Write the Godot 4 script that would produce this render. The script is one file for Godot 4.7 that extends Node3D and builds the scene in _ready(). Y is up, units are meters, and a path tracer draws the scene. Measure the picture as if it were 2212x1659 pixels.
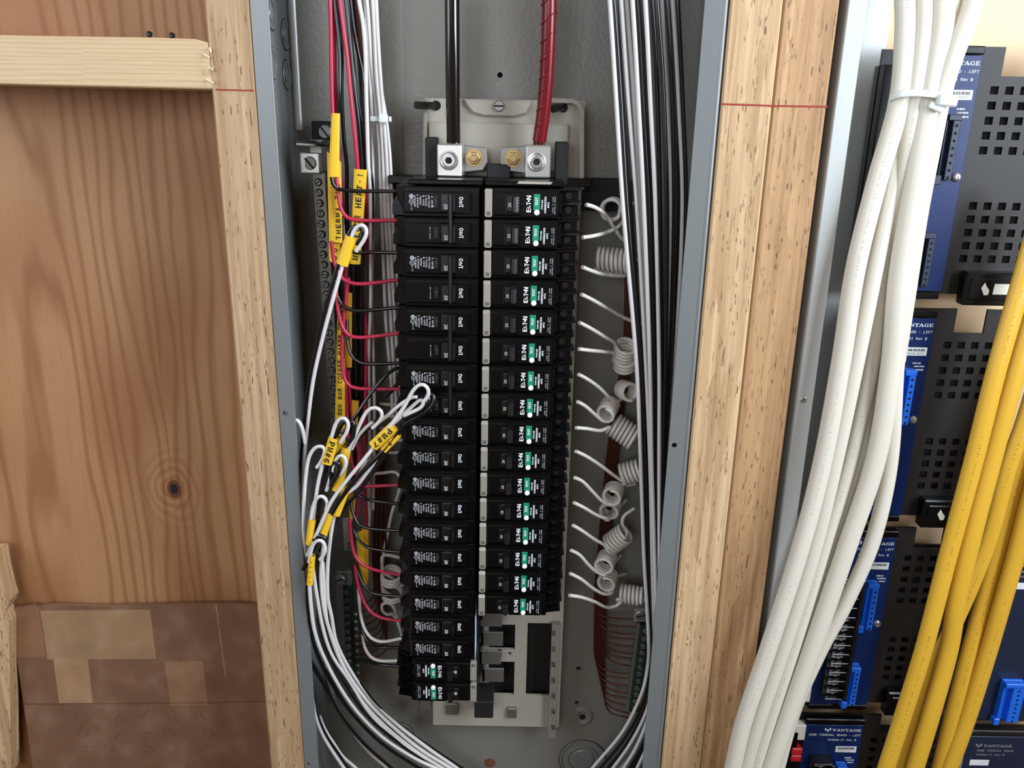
extends Node3D
# An open electrical panel between studs, seen from slightly above; units are metres, y up, the wall's stud face is z = 0.

const EYE := Vector3(0.0235, 1.5, 0.69)
const FOCAL := 1794.0            # pixels, for the 2212 x 1659 frame
const ROW := 0.02546             # breaker pitch
const ROW_TOP := 1.4442
const FACE := -0.0087            # plane of the breaker faces

var cam_basis: Basis
var used := {}
var mats := {}
var rng := RandomNumberGenerator.new()
var nth := ["first", "second", "third", "fourth", "fifth", "sixth", "seventh", "eighth", "ninth", "tenth", "eleventh", "twelfth", "thirteenth", "fourteenth", "fifteenth", "sixteenth", "seventeenth", "eighteenth", "nineteenth", "twentieth", "twenty-first", "twenty-second", "twenty-third", "twenty-fourth"]

func _ready():
	rng.seed = 7
	# ---- camera, sky, lights, exposure
	cam_basis = Basis(Vector3(0.999819, 0.0181097, -0.00583124), Vector3(-0.01902537, 0.95169897, -0.30644267), Vector3(0, 0.30649815, 0.95187125)).orthonormalized()
	var cam := Camera3D.new()
	cam.name = "camera"
	cam.transform = Transform3D(cam_basis, EYE)
	cam.fov = rad_to_deg(2.0 * atan(829.5 / FOCAL))
	cam.near = 0.02
	add_child(cam)
	cam.current = true
	var we := WorldEnvironment.new()
	we.name = "environment"
	var env := Environment.new()
	env.background_mode = Environment.BG_SKY
	var sky := Sky.new()
	var sm := ProceduralSkyMaterial.new()
	sm.sky_top_color = Color(0.50, 0.62, 0.80)
	sm.sky_horizon_color = Color(0.82, 0.86, 0.90)
	sm.ground_bottom_color = Color(0.35, 0.33, 0.30)
	sm.ground_horizon_color = Color(0.55, 0.54, 0.52)
	sky.sky_material = sm
	env.sky = sky
	env.tonemap_mode = Environment.TONE_MAPPER_LINEAR
	env.tonemap_exposure = 1.52
	env.sdfgi_enabled = true
	env.ssao_enabled = true
	env.ssil_enabled = true
	we.environment = env
	add_child(we)
	# daylight through the two windows (the openings are built in room())
	window_light(Vector3(-1.18, 2.0, 0.8), Vector2(0.78, 1.28), Vector3(1, 0, 0), 0.95, Color(0.84, 0.92, 1.0))
	window_light(Vector3(0.98, 2.0, 0.72), Vector2(0.78, 1.28), Vector3(-1, 0, 0), 2.9, Color(0.90, 0.95, 1.0))
	window_light(Vector3(-0.6, 1.95, 2.48), Vector2(0.98, 0.88), Vector3(0.1, -0.1, -1), 1.15, Color(0.95, 0.97, 1.0))  # soft frontal fill, added at an unseen back window
	make_materials()
	room()
	studs()
	enclosure()
	interior()
	breakers()
	feeders()
	ground_bars()
	left_wires()
	tags()
	hooks()
	right_bundle()
	pigtails()
	coppers()
	control_cabinet()
	nm_cables()

func window_light(at: Vector3, size: Vector2, towards: Vector3, energy: float, c: Color):
	var l := AreaLight3D.new()
	l.name = "window_daylight"
	l.area_size = size
	l.light_energy = energy
	l.light_color = c
	l.area_range = 12.0
	l.area_attenuation = 2.0
	l.shadow_enabled = true
	l.transform = Transform3D(Basis.looking_at(towards, Vector3.UP), at)
	add_child(l, true)

# ---------------------------------------------------------------- pixels of the frame to points in the room
func ray(px: float, py: float) -> Vector3:
	return cam_basis * Vector3((px - 1106.0) / FOCAL, (829.5 - py) / FOCAL, -1.0)

func P(px: float, py: float, z: float) -> Vector3:
	var v := ray(px, py)
	return EYE + v * ((z - EYE.z) / v.z)

func PX(px: float, py: float, x: float) -> Vector3:
	var v := ray(px, py)
	return EYE + v * ((x - EYE.x) / v.x)

# list of [px, py, z in mm] to points
func PP(a: Array) -> PackedVector3Array:
	var out := PackedVector3Array()
	for p in a:
		out.append(P(p[0], p[1], p[2] * 0.001))
	return out

# ---------------------------------------------------------------- names and metas
func numbered(called: String) -> String:
	var k: int = used.get(called, 0)
	used[called] = k + 1
	return called if k == 0 else "%s_%03d" % [called, k]

func tag(o: Node, label: String, category: String, group := "", kind := ""):
	if label: o.set_meta("label", label)
	if category: o.set_meta("category", category)
	if group: o.set_meta("group", group)
	if kind: o.set_meta("kind", kind)

func thing(called: String, label: String, category: String, at := Vector3.ZERO, group := "", b := Basis.IDENTITY) -> Node3D:
	var o := Node3D.new()
	o.name = numbered(called)
	add_child(o, true)
	o.transform = Transform3D(b, at)
	tag(o, label, category, group)
	return o

func part(called: String, m: Mesh, parent: Node, mat = null, label := "") -> MeshInstance3D:
	var o := MeshInstance3D.new()
	o.name = called
	o.mesh = m
	if mat: o.material_override = mat
	parent.add_child(o, true)
	if label: o.set_meta("label", label)
	return o

func solo(called: String, m: Mesh, mat, label: String, category: String, group := "", kind := "") -> MeshInstance3D:
	var o := MeshInstance3D.new()
	o.name = numbered(called)
	o.mesh = m
	o.material_override = mat
	add_child(o, true)
	tag(o, label, category, group, kind)
	return o

func structure(called: String, m: Mesh, mat, parent: Node = null) -> MeshInstance3D:
	var o := MeshInstance3D.new()
	o.name = called
	o.mesh = m
	o.material_override = mat
	(parent if parent else self).add_child(o, true)
	o.set_meta("kind", "structure")
	return o

# ---------------------------------------------------------------- mesh builder
class MB:
	var v := PackedVector3Array()
	var n := PackedVector3Array()
	var t := PackedVector2Array()
	var ix := PackedInt32Array()

	func tri(a: Vector3, b: Vector3, c: Vector3, out_dir: Vector3, uva := Vector2.ZERO, uvb := Vector2.ZERO, uvc := Vector2.ZERO):
		var cr := (b - a).cross(c - a)
		if cr.length_squared() < 1e-20: return
		var i := v.size()
		var nn := cr.normalized()
		if nn.dot(out_dir) < 0: nn = -nn
		n.append(nn); n.append(nn); n.append(nn)
		if cr.dot(out_dir) > 0:
			v.append(a); v.append(c); v.append(b)
			t.append(uva); t.append(uvc); t.append(uvb)
		else:
			v.append(a); v.append(b); v.append(c)
			t.append(uva); t.append(uvb); t.append(uvc)
		ix.append(i); ix.append(i + 1); ix.append(i + 2)

	func quad(a: Vector3, b: Vector3, c: Vector3, d: Vector3, out_dir: Vector3, uv := []):
		if uv.is_empty():
			tri(a, b, c, out_dir)
			tri(a, c, d, out_dir)
		else:
			tri(a, b, c, out_dir, uv[0], uv[1], uv[2])
			tri(a, c, d, out_dir, uv[0], uv[2], uv[3])

	func plane_uv(p: Vector3, d: Vector3) -> Vector2:
		var a := d.abs()
		if a.z >= a.x and a.z >= a.y: return Vector2(p.x, -p.y)
		if a.x >= a.y: return Vector2(p.z, -p.y)
		return Vector2(p.x, p.z)

	func fquad(a: Vector3, b: Vector3, c: Vector3, d: Vector3, o: Vector3):
		quad(a, b, c, d, o, [plane_uv(a, o), plane_uv(b, o), plane_uv(c, o), plane_uv(d, o)])

	# a box from its centre and size with chamfered edges
	func box(c: Vector3, s: Vector3, ch := 0.0, x := Transform3D.IDENTITY):
		var h := s * 0.5
		ch = minf(ch, minf(h.x, minf(h.y, h.z)) * 0.95)
		var g := h - Vector3(ch, ch, ch)
		for ax in 3:
			var u := (ax + 1) % 3
			var w := (ax + 2) % 3
			for sg in [-1.0, 1.0]:
				var pts: Array[Vector3] = []
				for q in [[-1, -1], [1, -1], [1, 1], [-1, 1]]:
					var p := Vector3.ZERO
					p[ax] = h[ax] * sg
					p[u] = g[u] * q[0]
					p[w] = g[w] * q[1]
					pts.append(x * (c + p))
				var o := Vector3.ZERO
				o[ax] = sg
				fquad(pts[0], pts[1], pts[2], pts[3], x.basis * o)
		if ch <= 0.0: return
		for ax in 3:
			var u := (ax + 1) % 3
			var w := (ax + 2) % 3
			for su in [-1.0, 1.0]:
				for sw in [-1.0, 1.0]:
					var pts: Array[Vector3] = []
					for q in [[-1, 0], [1, 0], [1, 1], [-1, 1]]:
						var p := Vector3.ZERO
						p[ax] = g[ax] * q[0]
						p[u] = (h[u] if q[1] == 0 else g[u]) * su
						p[w] = (g[w] if q[1] == 0 else h[w]) * sw
						pts.append(x * (c + p))
					var o := Vector3.ZERO
					o[u] = su
					o[w] = sw
					quad(pts[0], pts[1], pts[2], pts[3], x.basis * o)
		for sx in [-1.0, 1.0]:
			for sy in [-1.0, 1.0]:
				for sz in [-1.0, 1.0]:
					var sgn := Vector3(sx, sy, sz)
					tri(x * (c + Vector3(h.x, g.y, g.z) * sgn), x * (c + Vector3(g.x, h.y, g.z) * sgn), x * (c + Vector3(g.x, g.y, h.z) * sgn), x.basis * sgn)

	# box given by its low and high corners
	func span(lo: Vector3, hi: Vector3, ch := 0.0, x := Transform3D.IDENTITY):
		box((lo + hi) * 0.5, (hi - lo).abs(), ch, x)

	# polygon in the plane of front, pushed back by depth; front edges chamfered by ch
	func slab(front: PackedVector3Array, back: Vector3, ch := 0.0, uvs := PackedVector2Array()):
		var k := front.size()
		var mid := Vector3.ZERO
		for p in front: mid += p / k
		var o := -back.normalized()
		var ux := Vector3.RIGHT if absf(o.x) < 0.9 else Vector3.BACK
		ux = (ux - o * ux.dot(o)).normalized()
		var uy := o.cross(ux)
		var flat := PackedVector2Array()
		for p in front: flat.append(Vector2((p - mid).dot(ux), (p - mid).dot(uy)))
		var inner := front
		if ch > 0.0:
			var off := Geometry2D.offset_polygon(flat, -ch, Geometry2D.JOIN_MITER)
			if off.size() == 1 and off[0].size() == k:
				var best := 0
				var bd := INF
				for s in k:
					var dd := 0.0
					for i in k: dd += (off[0][(i + s) % k] - flat[i]).length_squared()
					if dd < bd:
						bd = dd
						best = s
				inner = PackedVector3Array()
				for i in k:
					var q: Vector2 = off[0][(i + best) % k]
					inner.append(mid + ux * q.x + uy * q.y)
				flat = PackedVector2Array()
				for p in inner: flat.append(Vector2((p - mid).dot(ux), (p - mid).dot(uy)))
			else:
				ch = 0.0
		var idx := Geometry2D.triangulate_polygon(flat)
		for i in range(0, idx.size(), 3):
			var a := inner[idx[i]]
			var b := inner[idx[i + 1]]
			var c := inner[idx[i + 2]]
			if uvs.size() == k:
				tri(a, b, c, o, uvs[idx[i]], uvs[idx[i + 1]], uvs[idx[i + 2]])
			else:
				tri(a, b, c, o, plane_uv(a, o), plane_uv(b, o), plane_uv(c, o))
			tri(a + back - (inner[idx[i]] - front[idx[i]]), b + back - (inner[idx[i + 1]] - front[idx[i + 1]]), c + back - (inner[idx[i + 2]] - front[idx[i + 2]]), -o, plane_uv(a, o), plane_uv(b, o), plane_uv(c, o))
		var turn := 0.0
		for i in k: turn += flat[i].cross(flat[(i + 1) % k])
		for i in k:
			var j := (i + 1) % k
			var e := front[j] - front[i]
			var side := e.cross(o).normalized() * signf(turn)
			var drop := back.normalized() * ch
			fquad(front[i] + drop, front[j] + drop, front[j] + back, front[i] + back, side)
			if ch > 0.0: quad(inner[i], inner[j], front[j] + drop, front[i] + drop, side + o)

	# tube along a path: rx across, ry along the frame's second axis
	func tube(path: PackedVector3Array, rx: float, sides := 8, ry := 0.0, hint := Vector3(0, 0, 1), capped := true):
		if ry <= 0.0: ry = rx
		var k := path.size()
		var base := v.size()
		var b2 := hint
		var tan0 := Vector3.ZERO
		for i in k:
			var tg := (path[mini(i + 1, k - 1)] - path[maxi(i - 1, 0)]).normalized()
			if i == 0:
				if absf(b2.dot(tg)) > 0.95: b2 = Vector3(1, 0, 0) if absf(tg.x) < 0.8 else Vector3(0, 1, 0)
			b2 = (b2 - tg * b2.dot(tg)).normalized()
			var b1 := b2.cross(tg)
			for s in sides:
				var a := TAU * s / sides
				var d := b1 * cos(a) * rx + b2 * sin(a) * ry
				v.append(path[i] + d)
				n.append((b1 * cos(a) * ry + b2 * sin(a) * rx).normalized())
				t.append(Vector2(float(s) / sides, float(i)))
		var q0 := base
		var cr := (v[q0 + 1] - v[q0]).cross(v[q0 + sides] - v[q0])
		var flip := cr.dot(n[q0]) > 0
		for i in k - 1:
			for s in sides:
				var a := base + i * sides + s
				var b := base + i * sides + (s + 1) % sides
				var c := b + sides
				var d := a + sides
				if flip:
					ix.append(a); ix.append(c); ix.append(b); ix.append(a); ix.append(d); ix.append(c)
				else:
					ix.append(a); ix.append(b); ix.append(c); ix.append(a); ix.append(c); ix.append(d)
		if capped:
			for e in [0, k - 1]:
				var o: Vector3 = (path[e] - path[1 if e == 0 else k - 2]).normalized()
				for s in sides:
					tri(path[e], v[base + e * sides + s], v[base + e * sides + (s + 1) % sides], o)

	# profile [[radius, height], ...] turned round the axis of x (its z)
	func lathe(profile: Array, x: Transform3D, sides := 20):
		for i in profile.size() - 1:
			var p = profile[i]
			var q = profile[i + 1]
			var dr: float = q[0] - p[0]
			var dz: float = q[1] - p[1]
			for s in sides:
				var a0 := TAU * s / sides
				var a1 := TAU * (s + 1) / sides
				var c0 := Vector3(cos(a0), sin(a0), 0)
				var c1 := Vector3(cos(a1), sin(a1), 0)
				var o := (c0 + c1).normalized() * dz + Vector3(0, 0, -dr)
				quad(x * (c0 * p[0] + Vector3(0, 0, p[1])), x * (c1 * p[0] + Vector3(0, 0, p[1])), x * (c1 * q[0] + Vector3(0, 0, q[1])), x * (c0 * q[0] + Vector3(0, 0, q[1])), x.basis * o)

	func take(m: Mesh, x: Transform3D):
		var a := m.surface_get_arrays(0)
		var vv: PackedVector3Array = a[Mesh.ARRAY_VERTEX]
		var nv: PackedVector3Array = a[Mesh.ARRAY_NORMAL]
		var iv = a[Mesh.ARRAY_INDEX]
		var base := v.size()
		var nb := x.basis.inverse().transposed()
		for i in vv.size():
			v.append(x * vv[i])
			n.append((nb * nv[i]).normalized())
			t.append(Vector2.ZERO)
		if iv == null or iv.size() == 0:
			for i in vv.size(): ix.append(base + i)
		else:
			for i in iv: ix.append(base + i)

	func mesh(mat = null) -> ArrayMesh:
		var a := []
		a.resize(Mesh.ARRAY_MAX)
		a[Mesh.ARRAY_VERTEX] = v
		a[Mesh.ARRAY_NORMAL] = n
		a[Mesh.ARRAY_TEX_UV] = t
		a[Mesh.ARRAY_INDEX] = ix
		var m := ArrayMesh.new()
		m.add_surface_from_arrays(Mesh.PRIMITIVE_TRIANGLES, a)
		if mat: m.surface_set_material(0, mat)
		return m

func face_to(d: Vector3, roll := 0.0) -> Basis:      # basis whose z is d
	var z := d.normalized()
	var x := Vector3.UP.cross(z)
	if x.length() < 0.01: x = Vector3.RIGHT
	x = x.normalized()
	return Basis(x, z.cross(x), z) * Basis(Vector3(0, 0, 1), roll)

func smooth(a: PackedVector3Array, step := 0.006) -> PackedVector3Array:
	var out := PackedVector3Array()
	var k := a.size()
	for i in k - 1:
		var p0 := a[maxi(i - 1, 0)]
		var p1 := a[i]
		var p2 := a[i + 1]
		var p3 := a[mini(i + 2, k - 1)]
		var cnt := clampi(int(ceil(p1.distance_to(p2) / step)), 2, 24)
		# centripetal-like tangents limited by segment length, so uneven points do not overshoot
		var d := p1.distance_to(p2)
		var m1 := (p2 - p0)
		var m2 := (p3 - p1)
		var l1 := p1.distance_to(p0) + d
		var l2 := p3.distance_to(p2) + d
		m1 = m1 / maxf(l1, 1e-6) * d
		m2 = m2 / maxf(l2, 1e-6) * d
		for s in cnt:
			var u := float(s) / cnt
			var u2 := u * u
			var u3 := u2 * u
			out.append(p1 * (2 * u3 - 3 * u2 + 1) + m1 * (u3 - 2 * u2 + u) + p2 * (-2 * u3 + 3 * u2) + m2 * (u3 - u2))
	out.append(a[k - 1])
	return out

# ---------------------------------------------------------------- lettering
var fonts := {}
func font(kind: String) -> SystemFont:
	if not fonts.has(kind):
		var f := SystemFont.new()
		f.font_names = PackedStringArray(["Droid Serif" if kind.begins_with("serif") else "Droid Sans Mono" if kind == "mono" else "Droid Sans"])
		if kind.ends_with("bold"): f.font_weight = 700
		fonts[kind] = f
	return fonts[kind]

# text centred on x's origin, capital height and length in metres (length 0: natural)
func letter(mb: MB, s: String, kind: String, x: Transform3D, height: float, length := 0.0, thick := 0.00015):
	var tm := TextMesh.new()
	tm.text = s
	tm.font = font(kind)
	tm.font_size = 24
	tm.pixel_size = 0.01
	tm.depth = 0.05
	tm.curve_step = 2.0
	var a := tm.get_aabb()
	var ky := height / (24 * 0.01 * 0.714)
	var kx := ky if length <= 0.0 else length / maxf(a.size.x, 0.001)
	var sc := Basis.from_scale(Vector3(kx, ky, thick / 0.05))
	var mid := a.get_center()
	# centre on the capitals' height, not on the descenders
	mb.take(tm, x * Transform3D(sc, sc * Vector3(-mid.x, -(a.position.y + a.size.y * 0.5), 0.0)))

# ---------------------------------------------------------------- materials
func mat(key: String, c: Color, rough := 0.5, metal := 0.0, spec := 0.5) -> StandardMaterial3D:
	if mats.has(key): return mats[key]
	var m := StandardMaterial3D.new()
	m.resource_name = key
	m.albedo_color = c
	m.roughness = rough
	m.metallic = metal
	m.metallic_specular = spec
	mats[key] = m
	return m

func rgb8(r: float, g: float, b: float) -> Color:
	return Color(r / 255.0, g / 255.0, b / 255.0)

func noise(freq: float, sd: int, oct := 3, type := FastNoiseLite.TYPE_SIMPLEX_SMOOTH) -> FastNoiseLite:
	var f := FastNoiseLite.new()
	f.noise_type = type
	f.frequency = freq
	f.seed = sd
	f.fractal_octaves = oct
	return f

func bump(m: StandardMaterial3D, freq: float, depth_cm: float, scale: float, sd: int):
	var nt := NoiseTexture2D.new()
	nt.width = 256
	nt.height = 256
	nt.seamless = true
	nt.noise = noise(freq, sd, 3)
	m.heightmap_enabled = true
	m.heightmap_texture = nt
	m.heightmap_scale = depth_cm
	m.uv1_triplanar = true
	m.uv1_world_triplanar = true
	m.uv1_scale = Vector3(scale, scale, scale)

func tex_mat(key: String, im: Image, u: float, v: float, rough: float) -> StandardMaterial3D:
	var m := mat(key, Color.WHITE, rough)
	m.albedo_texture = ImageTexture.create_from_image(im)
	m.uv1_scale = Vector3(1.0 / u, 1.0 / v, 1)
	return m

# laminated strand lumber: long pale strands, brown flecks running with the grain
func strand_image(sd: int, a: Color, b: Color) -> Image:
	var w := 384
	var h := 2048
	var im := Image.create(w, h, false, Image.FORMAT_RGB8)
	var broad := noise(0.012, sd, 3)
	var fine := noise(0.06, sd + 1, 2)
	var hair := noise(0.25, sd + 2, 2)
	for y in h:
		for x in w:
			var t := broad.get_noise_2d(x * 1.0, y * 0.05) * 0.8 + fine.get_noise_2d(x, y * 0.03) * 0.5 + hair.get_noise_2d(x, y * 0.04) * 0.22
			im.set_pixel(x, y, a.lerp(b, clampf(0.42 + t * 0.75, 0, 1)))
	var r := RandomNumberGenerator.new()
	r.seed = sd
	for k in 300:      # separate strands, each with its own tone
		var cx := r.randi() % w
		var cy := r.randi() % h
		var len := r.randi_range(120, 520)
		var wid := r.randf_range(7, 26)
		var lean := r.randf_range(-0.03, 0.03)
		var c := a.lerp(b, r.randf_range(-0.15, 0.85))
		var amt := r.randf_range(0.15, 0.5)
		for dy in len:
			var hw := wid * minf(1.0, minf(dy, len - dy) / 40.0 + 0.15)
			for dx in int(hw):
				var qx := posmod(int(cx + dx + dy * lean), w)
				var qy := (cy + dy) % h
				im.set_pixel(qx, qy, im.get_pixel(qx, qy).lerp(c, amt * (0.55 if dx < 1 else 1.0)))
	var spots := noise(0.012, sd + 5, 2)
	for k in 2600:      # flecks, gathered in drifts
		var cx := r.randf() * w
		var cy := r.randf() * h
		if spots.get_noise_2d(cx * 1.5, cy * 0.6) < 0.05 and r.randf() < 0.72: continue
		var len := r.randf_range(2.5, 9) * (1.0 if r.randf() < 0.85 else 2.4)
		var wid := r.randf_range(0.4, 1.5) * (1.0 if r.randf() < 0.88 else 2.0)
		var dark := r.randf_range(0.2, 0.8)
		var lean := r.randf_range(-0.08, 0.08)
		var fc := Color(0.32, 0.19, 0.10) if r.randf() < 0.85 else Color(0.14, 0.08, 0.04)
		for dy in range(int(-len), int(len) + 1):
			var hw := wid * sqrt(maxf(0, 1.0 - pow(dy / len, 2)))
			for dx in range(int(-hw), int(hw) + 1):
				var qx := posmod(int(cx + dx + dy * lean), w)
				var qy := posmod(int(cy + dy), h)
				im.set_pixel(qx, qy, im.get_pixel(qx, qy).lerp(fc, dark * (1.0 - 0.5 * absf(dx) / (hw + 1.0))))
	for k in 40:       # long cracks between strands
		var cx := r.randf() * w
		var cy := r.randf() * h
		var len := r.randf_range(30, 120)
		var dark := r.randf_range(0.15, 0.45)
		for dy in int(len):
			var qx := posmod(int(cx + sin(dy * 0.03 + k) * 0.8), w)
			var qy := posmod(int(cy + dy), h)
			im.set_pixel(qx, qy, im.get_pixel(qx, qy).lerp(Color(0.25, 0.14, 0.06), dark))
	return im

# rotary-cut plywood: flame figure, with one knot; the image covers the sheet's visible front once
func plywood_image() -> Image:
	var w := 512
	var h := 1024
	var im := Image.create(w, h, false, Image.FORMAT_RGB8)
	var warp := noise(0.006, 11, 3)
	var fib := noise(0.2, 12, 2)
	var tone := noise(0.004, 13, 2)
	var pale := Color(0.68, 0.50, 0.335)
	var mid := Color(0.56, 0.375, 0.225)
	var dark := Color(0.50, 0.29, 0.14)
	var kx := 353.0
	var ky := 573.0
	for y in h:
		for x in w:
			var dx := (x - kx)
			var dy := (y - ky)
			var kd := sqrt(dx * dx * 1.0 + dy * dy * 0.22)
			var pull := 46.0 * exp(-kd * kd / 2600.0)
			var f := x + warp.get_noise_2d(x * 1.6, y * 0.45) * 40.0 + pull * signf(dx + 0.01) * 0.9
			var cathedral := sqrt(pow((x - 215.0) * 1.1, 2) + pow(maxf(0.0, 700.0 - y) * 0.12, 2))
			var ring := sin((f * 0.35 + cathedral * 0.55) * 0.36 + warp.get_noise_2d(x * 0.7, y * 0.25 + 300) * 5.0)
			var s := smoothstep(-0.3, 1.0, ring)
			var c := pale.lerp(mid, s * 0.6)
			c = c.lerp(dark, smoothstep(0.8, 1.0, ring) * 0.22)
			c = c.lerp(dark, clampf(0.1 + tone.get_noise_2d(x, y) * 0.6, 0, 0.4))
			c = c.lerp(mid, clampf(fib.get_noise_2d(x, y * 0.06) * 0.28, 0, 1))
			var kr := sqrt(dx * dx + dy * dy * 1.6)
			if kr < 62:
				var kring := sin(kr * 0.55 + warp.get_noise_2d(x * 3, y * 3) * 4.0)
				c = c.lerp(dark, (1.0 - kr / 62.0) * (0.25 + 0.35 * kring))
			if kr < 6: c = c.lerp(Color(0.05, 0.03, 0.02), 0.95)
			elif kr < 11: c = c.lerp(Color(0.30, 0.13, 0.05), 0.7)
			im.set_pixel(x, y, c)
	return im

func pine_image() -> Image:
	var w := 512
	var h := 256
	var im := Image.create(w, h, false, Image.FORMAT_RGB8)
	var warp := noise(0.01, 21, 2)
	var fib := noise(0.15, 22, 2)
	for y in h:
		for x in w:
			var f := y * 0.5 + warp.get_noise_2d(x * 0.3, y * 0.6) * 7.0 + x * 0.012
			var ring := pow(0.5 + 0.5 * sin(f * 0.62), 2.0)
			var c := Color(0.80, 0.69, 0.53).lerp(Color(0.66, 0.52, 0.36), ring * 0.3)
			c = c.lerp(Color(0.88, 0.80, 0.66), clampf(fib.get_noise_2d(x * 0.08, y) * 0.5, 0, 1))
			im.set_pixel(x, y, c)
	return im

# kraft board with paler patches where tape was pulled off, a fold line and faint pencil scribbles
func cardboard_image() -> Image:
	var w := 512
	var h := 384
	var im := Image.create(w, h, false, Image.FORMAT_RGB8)
	var blot := noise(0.012, 31, 3)
	var fib := noise(0.3, 32, 2)
	var a := Color(0.47, 0.33, 0.23)
	for y in h:
		for x in w:
			var c := a
			if x > 60 and x < 285 and y > 8 and y < 110: c = c.lerp(Color(0.68, 0.55, 0.40), 0.62)
			if x > 72 and x < 142 and y >= 110 and y < 205: c = c.lerp(Color(0.70, 0.55, 0.40), 0.7)
			if x > 300 and x < 380 and y > 115 and y < 210: c = c.lerp(Color(0.66, 0.49, 0.34), 0.5)
			if x < 58 and y < 105: c = c.lerp(Color(0.62, 0.43, 0.29), 0.5)
			if absf(x - 418 - y * 0.03) < 1.5 and y < 150: c = c.lerp(Color(0.75, 0.6, 0.45), 0.5)
			if absf(y - 206 + x * 0.006) < 1.5: c = c.darkened(0.22)
			c = c.lightened(clampf(blot.get_noise_2d(x, y) * 0.12, 0, 0.1)).darkened(clampf(-blot.get_noise_2d(x, y) * 0.12 + fib.get_noise_2d(x, y) * 0.05, 0, 0.2))
			im.set_pixel(x, y, c)
	var r := RandomNumberGenerator.new()
	r.seed = 5
	for k in 15:
		var cx := 95.0 + (k % 5) * 62 + r.randf() * 24
		var cy := 225.0 + (k / 5) * 38 + r.randf() * 14
		var ph := r.randf() * 6.0
		for s in 90:
			var u := s * 0.07
			var qx := int(cx + s * 0.28 + 8.0 * cos(u * 1.7 + ph))
			var qy := int(cy + 7.0 * sin(u * 2.1 + ph * 2.0))
			if qx > 0 and qx < w - 1 and qy > 0 and qy < h - 1:
				im.set_pixel(qx, qy, im.get_pixel(qx, qy).darkened(0.2))
	return im

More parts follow.
